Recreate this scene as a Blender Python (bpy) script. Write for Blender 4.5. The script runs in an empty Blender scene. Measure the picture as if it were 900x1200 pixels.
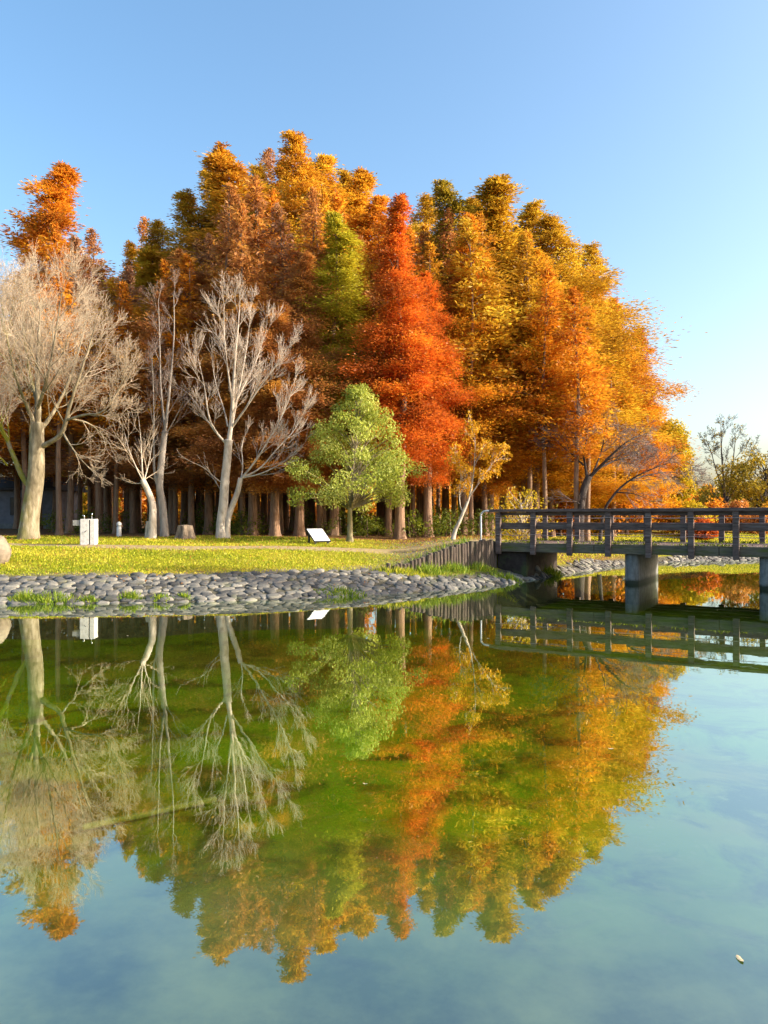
import bpy, bmesh, math, random
import numpy as np
from mathutils import Vector, Matrix

# ------------------------------------------------------------------ camera, sky, sun, exposure
SC = bpy.context.scene
COL = SC.collection
R = math.radians
CAM_Z = 2.0
FPX = 900.0            # focal length in photograph pixels (900 x 1200)
HOR = 607.0            # horizon row

cam_d = bpy.data.cameras.new('camera')
cam_d.sensor_fit = 'VERTICAL'; cam_d.sensor_height = 36.0; cam_d.lens = 27.0
cam_d.clip_start = 0.1; cam_d.clip_end = 4000
cam = bpy.data.objects.new('camera', cam_d); COL.objects.link(cam)
cam.location = (0, 0, CAM_Z); cam.rotation_euler = (R(90.45), 0, 0)
SC.camera = cam

SUN_AZ, SUN_EL = 98.0, 23.0      # azimuth clockwise from +Y (view direction) towards +X
world = bpy.data.worlds.new('World'); SC.world = world; world.use_nodes = True
wn = world.node_tree.nodes; wl = world.node_tree.links
for n in list(wn): wn.remove(n)
sky = wn.new('ShaderNodeTexSky'); sky.sky_type = 'NISHITA'; sky.sun_disc = False
sky.sun_elevation = R(SUN_EL); sky.sun_rotation = R(SUN_AZ)
sky.air_density = 1.0; sky.dust_density = 3.8; sky.ozone_density = 1.1; sky.altitude = 0
hsv = wn.new('ShaderNodeHueSaturation'); hsv.inputs['Saturation'].default_value = 1.22; hsv.inputs['Hue'].default_value = 0.494
bg = wn.new('ShaderNodeBackground'); bg.inputs['Strength'].default_value = 0.115
wo = wn.new('ShaderNodeOutputWorld')
wl.new(sky.outputs[0], hsv.inputs['Color']); wl.new(hsv.outputs[0], bg.inputs[0]); wl.new(bg.outputs[0], wo.inputs[0])

sun_d = bpy.data.lights.new('sun', 'SUN'); sun_d.energy = 2.7; sun_d.angle = R(0.5); sun_d.color = (1.0, 0.90, 0.74)
sun = bpy.data.objects.new('sun', sun_d); COL.objects.link(sun)
SDIR = Vector((math.sin(R(SUN_AZ))*math.cos(R(SUN_EL)), math.cos(R(SUN_AZ))*math.cos(R(SUN_EL)), math.sin(R(SUN_EL))))
sun.rotation_euler = SDIR.to_track_quat('Z', 'Y').to_euler(); sun.location = (40, 10, 40)

vs = SC.view_settings
vs.view_transform = 'Standard'; vs.look = 'None'; vs.exposure = 1.72; vs.gamma = 1.0; vs.use_curve_mapping = False
SC.cycles.max_bounces = 9; SC.cycles.diffuse_bounces = 6; SC.cycles.glossy_bounces = 3
SC.cycles.transmission_bounces = 6; SC.cycles.transparent_max_bounces = 8
SC.cycles.use_denoising = True
SC.cycles.caustics_reflective = False; SC.cycles.caustics_refractive = False

# ------------------------------------------------------------------ helpers: tagging
def tag(o, label=None, cat=None, group=None, kind=None):
    if label: o['label'] = label
    if cat: o['category'] = cat
    if group: o['group'] = group
    if kind: o['kind'] = kind
    return o

def thing(name, label, cat, loc=(0, 0, 0), rotz=0.0, group=None):
    o = bpy.data.objects.new(name, None); COL.objects.link(o)
    o.empty_display_size = 0.3
    o.location = loc; o.rotation_euler = (0, 0, rotz)
    return tag(o, label, cat, group)

def link(name, me, mat=None, parent=None):
    o = bpy.data.objects.new(name, me); COL.objects.link(o)
    if parent is not None: o.parent = parent
    if mat is not None:
        if len(me.materials) == 0: me.materials.append(mat)
        elif me.materials[0] != mat:
            o.material_slots[0].link = 'OBJECT'; o.material_slots[0].material = mat
    return o

def px(x, y, Y):
    """world point seen at photograph pixel (x, y) at distance Y"""
    return Vector(((x-450.0)/FPX*Y, Y, CAM_Z-(y-HOR)/FPX*Y))
def pxx(x, Y): return (x-450.0)/FPX*Y

# ------------------------------------------------------------------ helpers: materials
def newmat(name):
    m = bpy.data.materials.new(name); m.use_nodes = True
    nt = m.node_tree
    for n in list(nt.nodes): nt.nodes.remove(n)
    out = nt.nodes.new('ShaderNodeOutputMaterial')
    return m, nt, out
def N(nt, t, **kw):
    n = nt.nodes.new(t)
    for k, v in kw.items():
        if k in n.inputs: n.inputs[k].default_value = v
        else: setattr(n, k, v)
    return n
def L(nt, a, b): nt.links.new(a, b)
def c4(c): return (c[0], c[1], c[2], 1.0)
def ramp(nt, fac, stops):
    r = nt.nodes.new('ShaderNodeValToRGB')
    e = r.color_ramp.elements
    while len(e) < len(stops): e.new(0.5)
    for i, (p, c) in enumerate(stops):
        e[i].position = p; e[i].color = c4(c)
    if fac is not None: L(nt, fac, r.inputs[0])
    return r
def noise(nt, scale, detail=4.0, rough=0.55, vec=None, dist=0.0):
    n = nt.nodes.new('ShaderNodeTexNoise')
    n.inputs['Scale'].default_value = scale; n.inputs['Detail'].default_value = detail
    n.inputs['Roughness'].default_value = rough; n.inputs['Distortion'].default_value = dist
    if vec is not None: L(nt, vec, n.inputs['Vector'])
    return n
def mapping(nt, src, scale=(1, 1, 1), loc=(0, 0, 0), rot=(0, 0, 0)):
    m = nt.nodes.new('ShaderNodeMapping')
    m.inputs['Scale'].default_value = scale; m.inputs['Location'].default_value = loc; m.inputs['Rotation'].default_value = rot
    L(nt, src, m.inputs['Vector']); return m
def mix(nt, fac, a, b, typ='MIX'):
    m = nt.nodes.new('ShaderNodeMix'); m.data_type = 'RGBA'; m.blend_type = typ
    for sock, v in ((m.inputs[0], fac), (m.inputs[6], a), (m.inputs[7], b)):
        if hasattr(v, 'links') or hasattr(v, 'is_linked'): L(nt, v, sock)
        elif isinstance(v, (int, float)): sock.default_value = v
        else: sock.default_value = c4(v)
    return m.outputs[2]
def math_n(nt, op, a, b=None):
    m = nt.nodes.new('ShaderNodeMath'); m.operation = op
    for sock, v in ((m.inputs[0], a), (m.inputs[1], b)):
        if v is None: continue
        if hasattr(v, 'is_linked'): L(nt, v, sock)
        else: sock.default_value = v
    return m.outputs[0]
def attr(nt, name):
    a = nt.nodes.new('ShaderNodeAttribute'); a.attribute_name = name; return a
def bump(nt, h, strength=0.4, dist=0.02):
    b = nt.nodes.new('ShaderNodeBump'); b.inputs['Strength'].default_value = strength; b.inputs['Distance'].default_value = dist
    L(nt, h, b.inputs['Height']); return b
def maprange(nt, v, a, b, c=0.0, d=1.0):
    m = nt.nodes.new('ShaderNodeMapRange'); L(nt, v, m.inputs[0])
    m.inputs[1].default_value = a; m.inputs[2].default_value = b; m.inputs[3].default_value = c; m.inputs[4].default_value = d
    return m.outputs[0]

def mat_leaf(name, stops, trans=0.45, glow=1.25):
    """leaf: diffuse plus light coming through; colour varies leaf by leaf with the face attribute tint"""
    m, nt, out = newmat(name)
    a = attr(nt, 'tint')
    oi = nt.nodes.new('ShaderNodeObjectInfo')
    j = math_n(nt, 'MULTIPLY_ADD', oi.outputs['Random'], 0.16); nt.nodes[-1].inputs[2].default_value = -0.08
    f = math_n(nt, 'ADD', a.outputs['Fac'], j)
    cr = ramp(nt, f, stops)
    d = N(nt, 'ShaderNodeBsdfDiffuse'); L(nt, cr.outputs[0], d.inputs[0])
    t = N(nt, 'ShaderNodeBsdfTranslucent')
    tc = mix(nt, 1.0, cr.outputs[0], (glow, glow*0.97, glow*0.85), 'MULTIPLY'); L(nt, tc, t.inputs[0])
    mx = N(nt, 'ShaderNodeMixShader'); mx.inputs[0].default_value = trans
    L(nt, d.outputs[0], mx.inputs[1]); L(nt, t.outputs[0], mx.inputs[2])
    g = N(nt, 'ShaderNodeBsdfGlossy', Roughness=0.45); g.inputs[0].default_value = (1, 1, 1, 1)
    mx2 = N(nt, 'ShaderNodeMixShader'); mx2.inputs[0].default_value = 0.012
    L(nt, mx.outputs[0], mx2.inputs[1]); L(nt, g.outputs[0], mx2.inputs[2])
    L(nt, mx2.outputs[0], out.inputs[0])
    return m

def mat_bark(name, c1, c2, c3, stretch=0.12, scale=14.0, bumpd=0.03, moss=None, mossz=(0, 4)):
    m, nt, out = newmat(name)
    tc = N(nt, 'ShaderNodeTexCoord')
    mp = mapping(nt, tc.outputs['Object'], (1, 1, stretch))
    n1 = noise(nt, scale, 6, 0.65, mp.outputs[0])
    n2 = noise(nt, 1.3, 3, 0.5, tc.outputs['Object'])
    cr = ramp(nt, n1.outputs['Fac'], [(0.3, c1), (0.5, c2), (0.72, c3)])
    col = mix(nt, maprange(nt, n2.outputs['Fac'], 0.35, 0.7, 0, 0.5), cr.outputs[0], tuple(x*0.6 for x in c2))
    if moss:
        n3 = noise(nt, 2.2, 5, 0.6, tc.outputs['Object'])
        sep = N(nt, 'ShaderNodeSeparateXYZ'); L(nt, tc.outputs['Object'], sep.inputs[0])
        side = maprange(nt, sep.outputs[0], 0.25, -0.25, 0, 1)
        f = math_n(nt, 'MULTIPLY', maprange(nt, n3.outputs['Fac'], 0.36, 0.54), side)
        col = mix(nt, f, col, moss)
    p = N(nt, 'ShaderNodeBsdfPrincipled', Roughness=0.9)
    p.inputs['Specular IOR Level'].default_value = 0.2
    L(nt, col, p.inputs['Base Color'])
    b = bump(nt, n1.outputs['Fac'], 0.8, bumpd); L(nt, b.outputs[0], p.inputs['Normal'])
    L(nt, p.outputs[0], out.inputs[0])
    return m

def mat_simple(name, c1, c2, scale=8.0, rough=0.8, spec=0.3, bumps=0.3, bumpd=0.01, metal=0.0, stretch=(1, 1, 1), stain=None):
    m, nt, out = newmat(name)
    tc = N(nt, 'ShaderNodeTexCoord'); mp = mapping(nt, tc.outputs['Object'], stretch)
    n1 = noise(nt, scale, 6, 0.6, mp.outputs[0])
    col = ramp(nt, n1.outputs['Fac'], [(0.32, c1), (0.68, c2)]).outputs[0]
    if stain:
        n2 = noise(nt, scale*0.35, 5, 0.65, mp.outputs[0])
        col = mix(nt, maprange(nt, n2.outputs['Fac'], 0.5, 0.66, 0, 0.85), col, stain)
    p = N(nt, 'ShaderNodeBsdfPrincipled', Roughness=rough, Metallic=metal)
    p.inputs['Specular IOR Level'].default_value = spec
    L(nt, col, p.inputs['Base Color'])
    b = bump(nt, n1.outputs['Fac'], bumps, bumpd); L(nt, b.outputs[0], p.inputs['Normal'])
    L(nt, p.outputs[0], out.inputs[0])
    return m

M = {}
def leafset(name, dark, mid, lite, **kw):
    M[name] = mat_leaf('leaf_'+name, [(0.1, dark), (0.5, mid), (0.9, lite)], **kw)
leafset('gold', (0.36, 0.155, 0.022), (0.6, 0.3, 0.022), (0.7, 0.46, 0.04))
leafset('olivegold', (0.3, 0.16, 0.018), (0.52, 0.3, 0.022), (0.6, 0.43, 0.04))
leafset('orange', (0.34, 0.12, 0.02), (0.62, 0.24, 0.02), (0.72, 0.38, 0.03))
leafset('red', (0.36, 0.1, 0.018), (0.66, 0.17, 0.022), (0.74, 0.3, 0.03))
leafset('darkred', (0.22, 0.05, 0.014), (0.46, 0.095, 0.018), (0.58, 0.16, 0.02))
leafset('rust', (0.3, 0.13, 0.05), (0.5, 0.22, 0.06), (0.62, 0.32, 0.06))
leafset('plum', (0.26, 0.14, 0.08), (0.44, 0.22, 0.11), (0.58, 0.31, 0.08))
leafset('yellow', (0.36, 0.20, 0.015), (0.60, 0.33, 0.018), (0.72, 0.45, 0.03))
leafset('green', (0.26, 0.2, 0.02), (0.4, 0.38, 0.028), (0.58, 0.48, 0.04))
leafset('leafgreen', (.16, .20, .02), (.36, .41, .06), (.56, .58, .15), trans=0.35)
leafset('darkolive', (0.16, 0.13, 0.02), (0.3, 0.23, 0.022), (0.44, 0.31, 0.03))
leafset('yellowgreen', (0.22, 0.19, 0.016), (0.46, 0.36, 0.02), (0.66, 0.46, 0.03))
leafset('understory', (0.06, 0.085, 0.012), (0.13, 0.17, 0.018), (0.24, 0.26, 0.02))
leafset('scarlet', (0.24, 0.03, 0.02), (0.48, 0.065, 0.03), (0.6, 0.16, 0.05))
leafset('lawn',   (0.16, 0.22, 0.012), (0.38, 0.41, 0.018), (0.66, 0.55, 0.07), trans=0.3)
leafset('reed',   (0.10, 0.17, 0.015), (0.20, 0.30, 0.02), (0.40, 0.42, 0.05), trans=0.3)

M['redbark'] = mat_bark('bark_redwood', (0.12, 0.07, 0.046), (0.29, 0.18, 0.115), (0.46, 0.32, 0.21), 0.06, 22.0, 0.035)
M['paleb'] = mat_bark('bark_pale', (0.24, 0.19, 0.14), (0.50, 0.43, 0.35), (0.68, 0.61, 0.52), 0.35, 7.0, 0.03)
M['mossb'] = mat_bark('bark_mossy', (0.09, 0.07, 0.04), (0.27, 0.225, 0.145), (0.48, 0.42, 0.31), 0.3, 6.0, 0.05, moss=(0.20, 0.19, 0.015))
M['twigs'] = mat_bark('bark_twig', (0.36, 0.27, 0.18), (0.53, 0.42, 0.30), (0.66, 0.55, 0.42), 0.5, 3.0, 0.004)
M['twigw'] = mat_bark('bark_twig_pale', (0.42, 0.33, 0.25), (0.56, 0.46, 0.37), (0.68, 0.59, 0.49), 0.5, 3.0, 0.004)
M['twigd'] = mat_bark('bark_twig_dusky', (0.16, 0.12, 0.10), (0.26, 0.20, 0.17), (0.36, 0.29, 0.25), 0.5, 3.0, 0.004)
M['greyb'] = mat_bark('bark_grey', (0.18, 0.15, 0.13), (0.32, 0.28, 0.24), (0.44, 0.39, 0.34), 0.3, 9.0, 0.02)
M['darkb'] = mat_bark('bark_dark', (0.035, 0.028, 0.026), (0.075, 0.06, 0.055), (0.14, 0.115, 0.10), 0.3, 10.0, 0.02)
M['limb'] = mat_bark('bark_limb', (0.09, 0.06, 0.045), (0.17, 0.115, 0.085), (0.26, 0.19, 0.14), 0.3, 5.0, 0.01)

# ------------------------------------------------------------------ helpers: geometry
class Tubes:
    def __init__(s): s.V = []; s.F = []
    def path(s, pts, rad, sides=6, flare=None, cap=True):
        n = len(pts)
        if n < 2: return
        base = len(s.V)
        t0 = (pts[1]-pts[0]).normalized()
        u = t0.cross(Vector((0.3, 1, 0.1)))
        if u.length < 1e-3: u = t0.cross(Vector((1, 0, 0)))
        u.normalize()
        cs = [(math.cos(2*math.pi*k/sides), math.sin(2*math.pi*k/sides)) for k in range(sides)]
        for i in range(n):
            a = pts[max(0, i-1)]; b = pts[min(n-1, i+1)]
            t = (b-a)
            if t.length < 1e-9: t = t0
            t = t.normalized()
            u = (u - t*u.dot(t))
            if u.length < 1e-6: u = t.orthogonal()
            u.normalize(); v = t.cross(u); r = rad[i]; p = pts[i]
            for k in range(sides):
                rr = r if flare is None else r*flare(i, 2*math.pi*k/sides)
                s.V.append(p + u*(cs[k][0]*rr) + v*(cs[k][1]*rr))
        for i in range(n-1):
            o = base+i*sides
            for k in range(sides):
                k2 = (k+1) % sides
                s.F.append((o+k, o+k2, o+sides+k2, o+sides+k))
        if cap:
            s.F.append(tuple(base+(n-1)*sides+k for k in range(sides)))
    def mesh(s, name, smooth=True):
        me = bpy.data.meshes.new(name); me.from_pydata([tuple(v) for v in s.V], [], s.F)
        if smooth: me.polygons.foreach_set('use_smooth', [True]*len(me.polygons))
        me.update(); return me

def leaf_mesh(name, P, A, Nn, ln, wd, tint):
    """one mesh of many small leaf-shaped faces: centre P, axis A, normal Nn, length, width, tint"""
    n = len(P)
    A = A/np.maximum(1e-6, np.linalg.norm(A, axis=1, keepdims=True))
    S = np.cross(A, Nn); S /= np.maximum(1e-6, np.linalg.norm(S, axis=1, keepdims=True))
    V = np.empty((n, 4, 3), np.float32)
    V[:, 0] = P - A*(ln*0.5)[:, None]
    V[:, 1] = P + S*(wd*0.5)[:, None] - A*(ln*0.05)[:, None]
    V[:, 2] = P + A*(ln*0.5)[:, None]
    V[:, 3] = P - S*(wd*0.5)[:, None] - A*(ln*0.05)[:, None]
    me = bpy.data.meshes.new(name)
    me.vertices.add(n*4); me.vertices.foreach_set('co', V.reshape(-1))
    me.loops.add(n*4); me.loops.foreach_set('vertex_index', np.arange(n*4, dtype=np.int32))
    me.polygons.add(n); me.polygons.foreach_set('loop_start', np.arange(0, n*4, 4, dtype=np.int32))
    at = me.attributes.new('tint', 'FLOAT', 'FACE'); at.data.foreach_set('value', np.clip(tint, 0, 1).astype(np.float32))
    me.update(calc_edges=True); return me

def bm_box(bm, c, s, rot=None, bev=0.0):
    r = bmesh.ops.create_cube(bm, size=1.0)
    vs_ = r['verts']
    bmesh.ops.scale(bm, vec=Vector(s), verts=vs_)
    if bev > 0:
        es = list({e for v in vs_ for e in v.link_edges})
        rb = bmesh.ops.bevel(bm, geom=es, offset=bev, segments=2, profile=0.5, affect='EDGES')
        vs_ = list({v for f in rb['faces'] for v in f.verts} | {v for v in vs_ if v.is_valid})
    if rot is not None: bmesh.ops.rotate(bm, cent=(0, 0, 0), matrix=rot, verts=vs_)
    bmesh.ops.translate(bm, vec=Vector(c), verts=vs_)
    return vs_
def bm_obj(name, bm, mat, parent=None, smooth=False):
    me = bpy.data.meshes.new(name); bm.to_mesh(me); bm.free()
    if smooth: me.polygons.foreach_set('use_smooth', [True]*len(me.polygons))
    return link(name, me, mat, parent)
def box_obj(name, c, s, mat, parent=None, rot=None, bev=0.008):
    bm = bmesh.new(); bm_box(bm, c, s, rot, bev); return bm_obj(name, bm, mat, parent)
def tube_obj(name, pts, rad, mat, parent=None, sides=8):
    T = Tubes(); T.path([Vector(p) for p in pts], rad if isinstance(rad, (list, tuple)) else [rad]*len(pts), sides)
    if True: T.F.append(tuple(reversed(range(sides))))
    return link(name, T.mesh(name), mat, parent)

# ------------------------------------------------------------------ terrain
SH = np.array([(-200, 16), (-60, 17.4), (-30, 17.8), (-16, 17.6), (-9.4, 17.75), (-6.3, 17.95), (-3.2, 18.55), (-1.1, 19.5), (1.2, 20.85), (2.75, 22.1),
               (3.95, 23.5), (5.0, 25.1), (5.9, 26.6), (6.8, 27.9), (8.3, 30.0), (10.8, 33.2), (14, 35.6), (18.5, 36.8), (26, 37.8), (36, 39), (60, 36), (90, 26), (200, 20)], float)
def chaikin(P, k=2):
    for _ in range(k):
        Q = np.empty((2*(len(P)-1), 2)); Q[0::2] = P[:-1]*0.75+P[1:]*0.25; Q[1::2] = P[:-1]*0.25+P[1:]*0.75
        P = np.vstack([P[:1], Q, P[-1:]])
    return P
SHS = chaikin(SH)
def shore_d(x, y):
    """signed distance to the waterline, positive on land"""
    x = np.asarray(x, float); y = np.asarray(y, float)
    best = np.full(x.shape, 1e9)
    for a, b in zip(SHS[:-1], SHS[1:]):
        d = b-a; l2 = d.dot(d)
        t = np.clip(((x-a[0])*d[0]+(y-a[1])*d[1])/l2, 0, 1)
        best = np.minimum(best, np.hypot(x-a[0]-t*d[0], y-a[1]-t*d[1]))
    return np.where(y > np.interp(x, SHS[:, 0], SHS[:, 1]), best, -best)
def sstep(a, b, v):
    t = np.clip((v-a)/(b-a), 0, 1); return t*t*(3-2*t)
WALL = [(0.15, 22.3), (0.9, 22.75), (1.6, 23.3), (2.3, 23.95), (2.9, 24.6), (3.4, 25.15), (3.75, 25.6)]   # foot of the log palisade
WA = np.array(WALL)
def hz(x, y):
    x = np.asarray(x, float); y = np.asarray(y, float)
    d = shore_d(x, y)
    p = np.interp(d, [-6, -1.6, -0.6, 0.0, 0.25, 1.0, 2.0, 3.2, 5.0, 6.8, 11, 30], [-1.2, -0.9, -0.35, -0.03, 0.06, 0.29, 0.52, 0.65, 0.90, 1.06, 1.24, 1.3])
    side = sstep(0.0, 0.12, y-np.interp(x, WA[:, 0], WA[:, 1]))
    back = sstep(-0.3, 2.9, x)*(1-sstep(4.2, 5.6, x))*side*np.where(x < 3.75, 1, sstep(25.5, 25.9, y))
    p = p + np.maximum(0, 1.22-p)*back
    p = p + 0.025*np.sin(x*0.9+y*0.35)*np.sin(y*0.7-x*0.2)*sstep(2, 5, d)
    d2 = np.minimum(x-20.8-0.10*(y-14), (36-y)*1.0+8*(x > 34))
    p = np.maximum(p, np.where(y < 40, np.interp(d2, [-2, -.4, 0, 1.5, 4, 12], [-1.2, -.3, 0, .5, 1.0, 1.25]), -2))
    near = np.where(y < 1.4, 1.0, 0.0)
    return p*(1-near) + 0.4*near
def hz1(x, y): return float(hz(np.array([x]), np.array([y]))[0])

PATH = chaikin(np.array([(4.4, 27.0), (3.2, 26.8), (1.4, 26.3), (-1.4, 25.9), (-4.0, 25.2), (-6.3, 24.6), (-9.0, 24.9), (-13.0, 26.0), (-19, 27.5), (-30, 30)], float), 2)
def path_d(x, y):
    best = np.full(np.shape(x), 1e9)
    for a, b in zip(PATH[:-1], PATH[1:]):
        d = b-a; t = np.clip(((x-a[0])*d[0]+(y-a[1])*d[1])/d.dot(d), 0, 1)
        best = np.minimum(best, np.hypot(x-a[0]-t*d[0], y-a[1]-t*d[1]))
    return best

def ground_grid():
    xs = np.concatenate([[-1800, -600, -250, -120], np.arange(-80, -16, 4), np.arange(-16, 20, 0.2), np.arange(20, 27, .5), np.arange(27, 60, 2), [60, 70, 85, 110, 160, 300, 700, 1800]])
    ys = np.concatenate([[-600, -100, -20, -4, 0, 1.39, 1.41, 2, 4, 6, 8, 10, 12, 13], np.arange(14, 42, 0.2), np.arange(42, 80, 2), [85, 100, 130, 200, 400, 900, 2500]])
    X, Y = np.meshgrid(xs, ys); Z = hz(X, Y)
    nx, ny = len(xs), len(ys)
    V = np.stack([X, Y, Z], -1).reshape(-1, 3)
    idx = np.arange(nx*ny).reshape(ny, nx)
    F = np.stack([idx[:-1, :-1], idx[:-1, 1:], idx[1:, 1:], idx[1:, :-1]], -1).reshape(-1, 4)
    me = bpy.data.meshes.new('ground'); me.from_pydata(V.tolist(), [], F.tolist())
    d = shore_d(X, Y).reshape(-1)
    fx, fy = X.reshape(-1), Y.reshape(-1)
    wid = np.where(fx < 0.5, 2.0, np.where(fx < 4.5, 1.1, .75))
    stone = 1-sstep(wid-0.15, wid+0.15, d)
    litter = sstep(28.8, 30.6, fy+0.12*np.sin(fx*1.3)+0.012*fx*fx*np.where(fx > 0, 0, 0))*(1-sstep(9, 13, fx))
    litter = np.maximum(litter, sstep(44, 50, fy))
    wear = np.maximum(np.exp(-((d-2.3)/0.3)**2)*(fx < 1), sstep(-1.2, 1.6, fx)*(1-sstep(4.6, 6, fx))*(d > 1.4))
    for nm, arr in (('stone', stone), ('litter', litter), ('wear', np.clip(wear, 0, 1))):
        a = me.attributes.new(nm, 'FLOAT', 'POINT'); a.data.foreach_set('value', arr.astype(np.float32))
    me.polygons.foreach_set('use_smooth', [True]*len(me.polygons)); me.update()
    m, nt, out = newmat('ground_mat')
    tc = N(nt, 'ShaderNodeTexCoord'); P = tc.outputs['Object']
    n1 = noise(nt, 0.9, 6, 0.62, P); n2 = noise(nt, 9.0, 5, 0.7, P); n3 = noise(nt, 40.0, 4, 0.7, P)
    lawn = ramp(nt, n1.outputs['Fac'], [(0.33, (0.22, 0.24, 0.014)), (0.5, (0.36, 0.34, 0.02)), (0.62, (0.46, 0.37, 0.05)), (0.74, (0.48, 0.37, 0.12))]).outputs[0]
    lawn = mix(nt, maprange(nt, n2.outputs['Fac'], 0.35, 0.7, 0, 0.75), lawn, (0.14, 0.15, 0.014))
    dirt = ramp(nt, n2.outputs['Fac'], [(0.35, (0.20, 0.155, 0.105)), (0.65, (0.34, 0.28, 0.20))]).outputs[0]
    lit = ramp(nt, n3.outputs['Fac'], [(0.35, (0.08, 0.05, 0.03)), (0.55, (0.22, 0.125, 0.05)), (0.7, (0.38, 0.22, 0.08))]).outputs[0]
    mud = ramp(nt, n2.outputs['Fac'], [(0.35, (0.08, 0.075, 0.05)), (0.65, (0.17, 0.155, 0.115))]).outputs[0]
    wf = math_n(nt, 'MULTIPLY', attr(nt, 'wear').outputs['Fac'], maprange(nt, n1.outputs['Fac'], 0.25, 0.55, 0.45, 1.0))
    col = mix(nt, wf, lawn, dirt)
    col = mix(nt, attr(nt, 'litter').outputs['Fac'], col, lit)
    col = mix(nt, attr(nt, 'stone').outputs['Fac'], col, mud)
    p = N(nt, 'ShaderNodeBsdfPrincipled', Roughness=0.95); p.inputs['Specular IOR Level'].default_value = 0.1
    L(nt, col, p.inputs['Base Color'])
    hh = math_n(nt, 'ADD', n2.outputs['Fac'], n3.outputs['Fac'])
    b = bump(nt, hh, 0.9, 0.05); L(nt, b.outputs[0], p.inputs['Normal']); L(nt, p.outputs[0], out.inputs[0])
    tag(link('ground', me, m), kind='structure')
ground_grid()

def pond():
    # bed
    xs = np.linspace(-70, 90, 161); ys = np.concatenate([np.arange(1.2, 16, 0.15), np.arange(16, 45, 0.8)])
    X, Y = np.meshgrid(xs, ys)
    Z = -0.62+0.05*np.sin(X*0.8+1.3*np.sin(Y*0.4))*np.cos(Y*0.9)
    nx, ny = len(xs), len(ys); idx = np.arange(nx*ny).reshape(ny, nx)
    me = bpy.data.meshes.new('pond_bed')
    me.from_pydata(np.stack([X, Y, Z], -1).reshape(-1, 3).tolist(), [], np.stack([idx[:-1, :-1], idx[:-1, 1:], idx[1:, 1:], idx[1:, :-1]], -1).reshape(-1, 4).tolist())
    m, nt, out = newmat('pond_bed_mat')
    tc = N(nt, 'ShaderNodeTexCoord'); P = tc.outputs['Object']
    n1 = noise(nt, 0.22, 4, 0.55, P); n2 = noise(nt, 1.1, 6, 0.62, P, 0.6); n3 = noise(nt, 5.5, 5, 0.65, P)
    base = ramp(nt, n1.outputs['Fac'], [(0.38, (0.27, 0.235, 0.03)), (0.5, (0.20, 0.30, 0.012)), (0.66, (0.25, 0.38, 0.02))]).outputs[0]
    c = mix(nt, maprange(nt, n2.outputs['Fac'], 0.47, 0.62, 0, 0.85), base, (0.05, 0.06, 0.012))
    c = mix(nt, maprange(nt, n3.outputs['Fac'], 0.58, 0.72, 0, 0.5), c, (0.34, 0.33, 0.12))
    sp = N(nt, 'ShaderNodeSeparateXYZ'); L(nt, P, sp.inputs[0])
    n4 = noise(nt, 1.25, 7, 0.6, P, 0.0)
    mudc = ramp(nt, n4.outputs['Fac'], [(0.34, (0.06, 0.07, 0.055)), (0.47, (0.14, 0.155, 0.11)), (0.64, (0.25, 0.26, 0.18))]).outputs[0]
    yy = math_n(nt, 'ADD', sp.outputs[1], math_n(nt, 'MULTIPLY', n1.outputs['Fac'], 3.0))
    c = mix(nt, maprange(nt, yy, 11, 17.0, 0, .6), c, (0.12, 0.115, 0.018))
    c = mix(nt, maprange(nt, yy, 8.0, 5.6), c, mudc)
    d = N(nt, 'ShaderNodeBsdfDiffuse'); L(nt, c, d.inputs[0]); L(nt, d.outputs[0], out.inputs[0])
    tag(link('pond_bed', me, m), kind='structure')
    # water surface
    me = bpy.data.meshes.new('water')
    me.from_pydata([(-70, 1.2, 0), (90, 1.2, 0), (90, 45, 0), (-70, 45, 0)], [], [(0, 1, 2, 3)])
    m, nt, out = newmat('water_mat')
    tc = N(nt, 'ShaderNodeTexCoord'); P = tc.outputs['Object']
    w1 = noise(nt, 1.6, 3, 0.5, mapping(nt, P, (1, 1.0, 1)).outputs[0]); w2 = noise(nt, 0.35, 2, 0.5, P)
    hsum = math_n(nt, 'ADD', math_n(nt, 'MULTIPLY', w1.outputs['Fac'], 0.3), w2.outputs['Fac'])
    b = bump(nt, hsum, 0.10, 0.03)
    lw = N(nt, 'ShaderNodeLayerWeight'); lw.inputs['Blend'].default_value = 0.5
    cr = ramp(nt, lw.outputs['Facing'], [(0.30, (0.25,)*3), (0.5, (0.36,)*3), (0.75, (0.58,)*3), (0.9, (0.74,)*3), (1.0, (0.88,)*3)])
    tr = N(nt, 'ShaderNodeBsdfTransparent'); tr.inputs[0].default_value = (0.80, 0.92, 0.62, 1)
    gl = N(nt, 'ShaderNodeBsdfGlossy', Roughness=0.012); gl.inputs[0].default_value = (0.93, 0.98, 0.92, 1)
    L(nt, b.outputs[0], gl.inputs['Normal'])
    mx = N(nt, 'ShaderNodeMixShader'); L(nt, cr.outputs[0], mx.inputs[0]); L(nt, tr.outputs[0], mx.inputs[1]); L(nt, gl.outputs[0], mx.inputs[2])
    L(nt, mx.outputs[0], out.inputs[0])
    tag(link('water', me, m), kind='structure')
pond()

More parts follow.
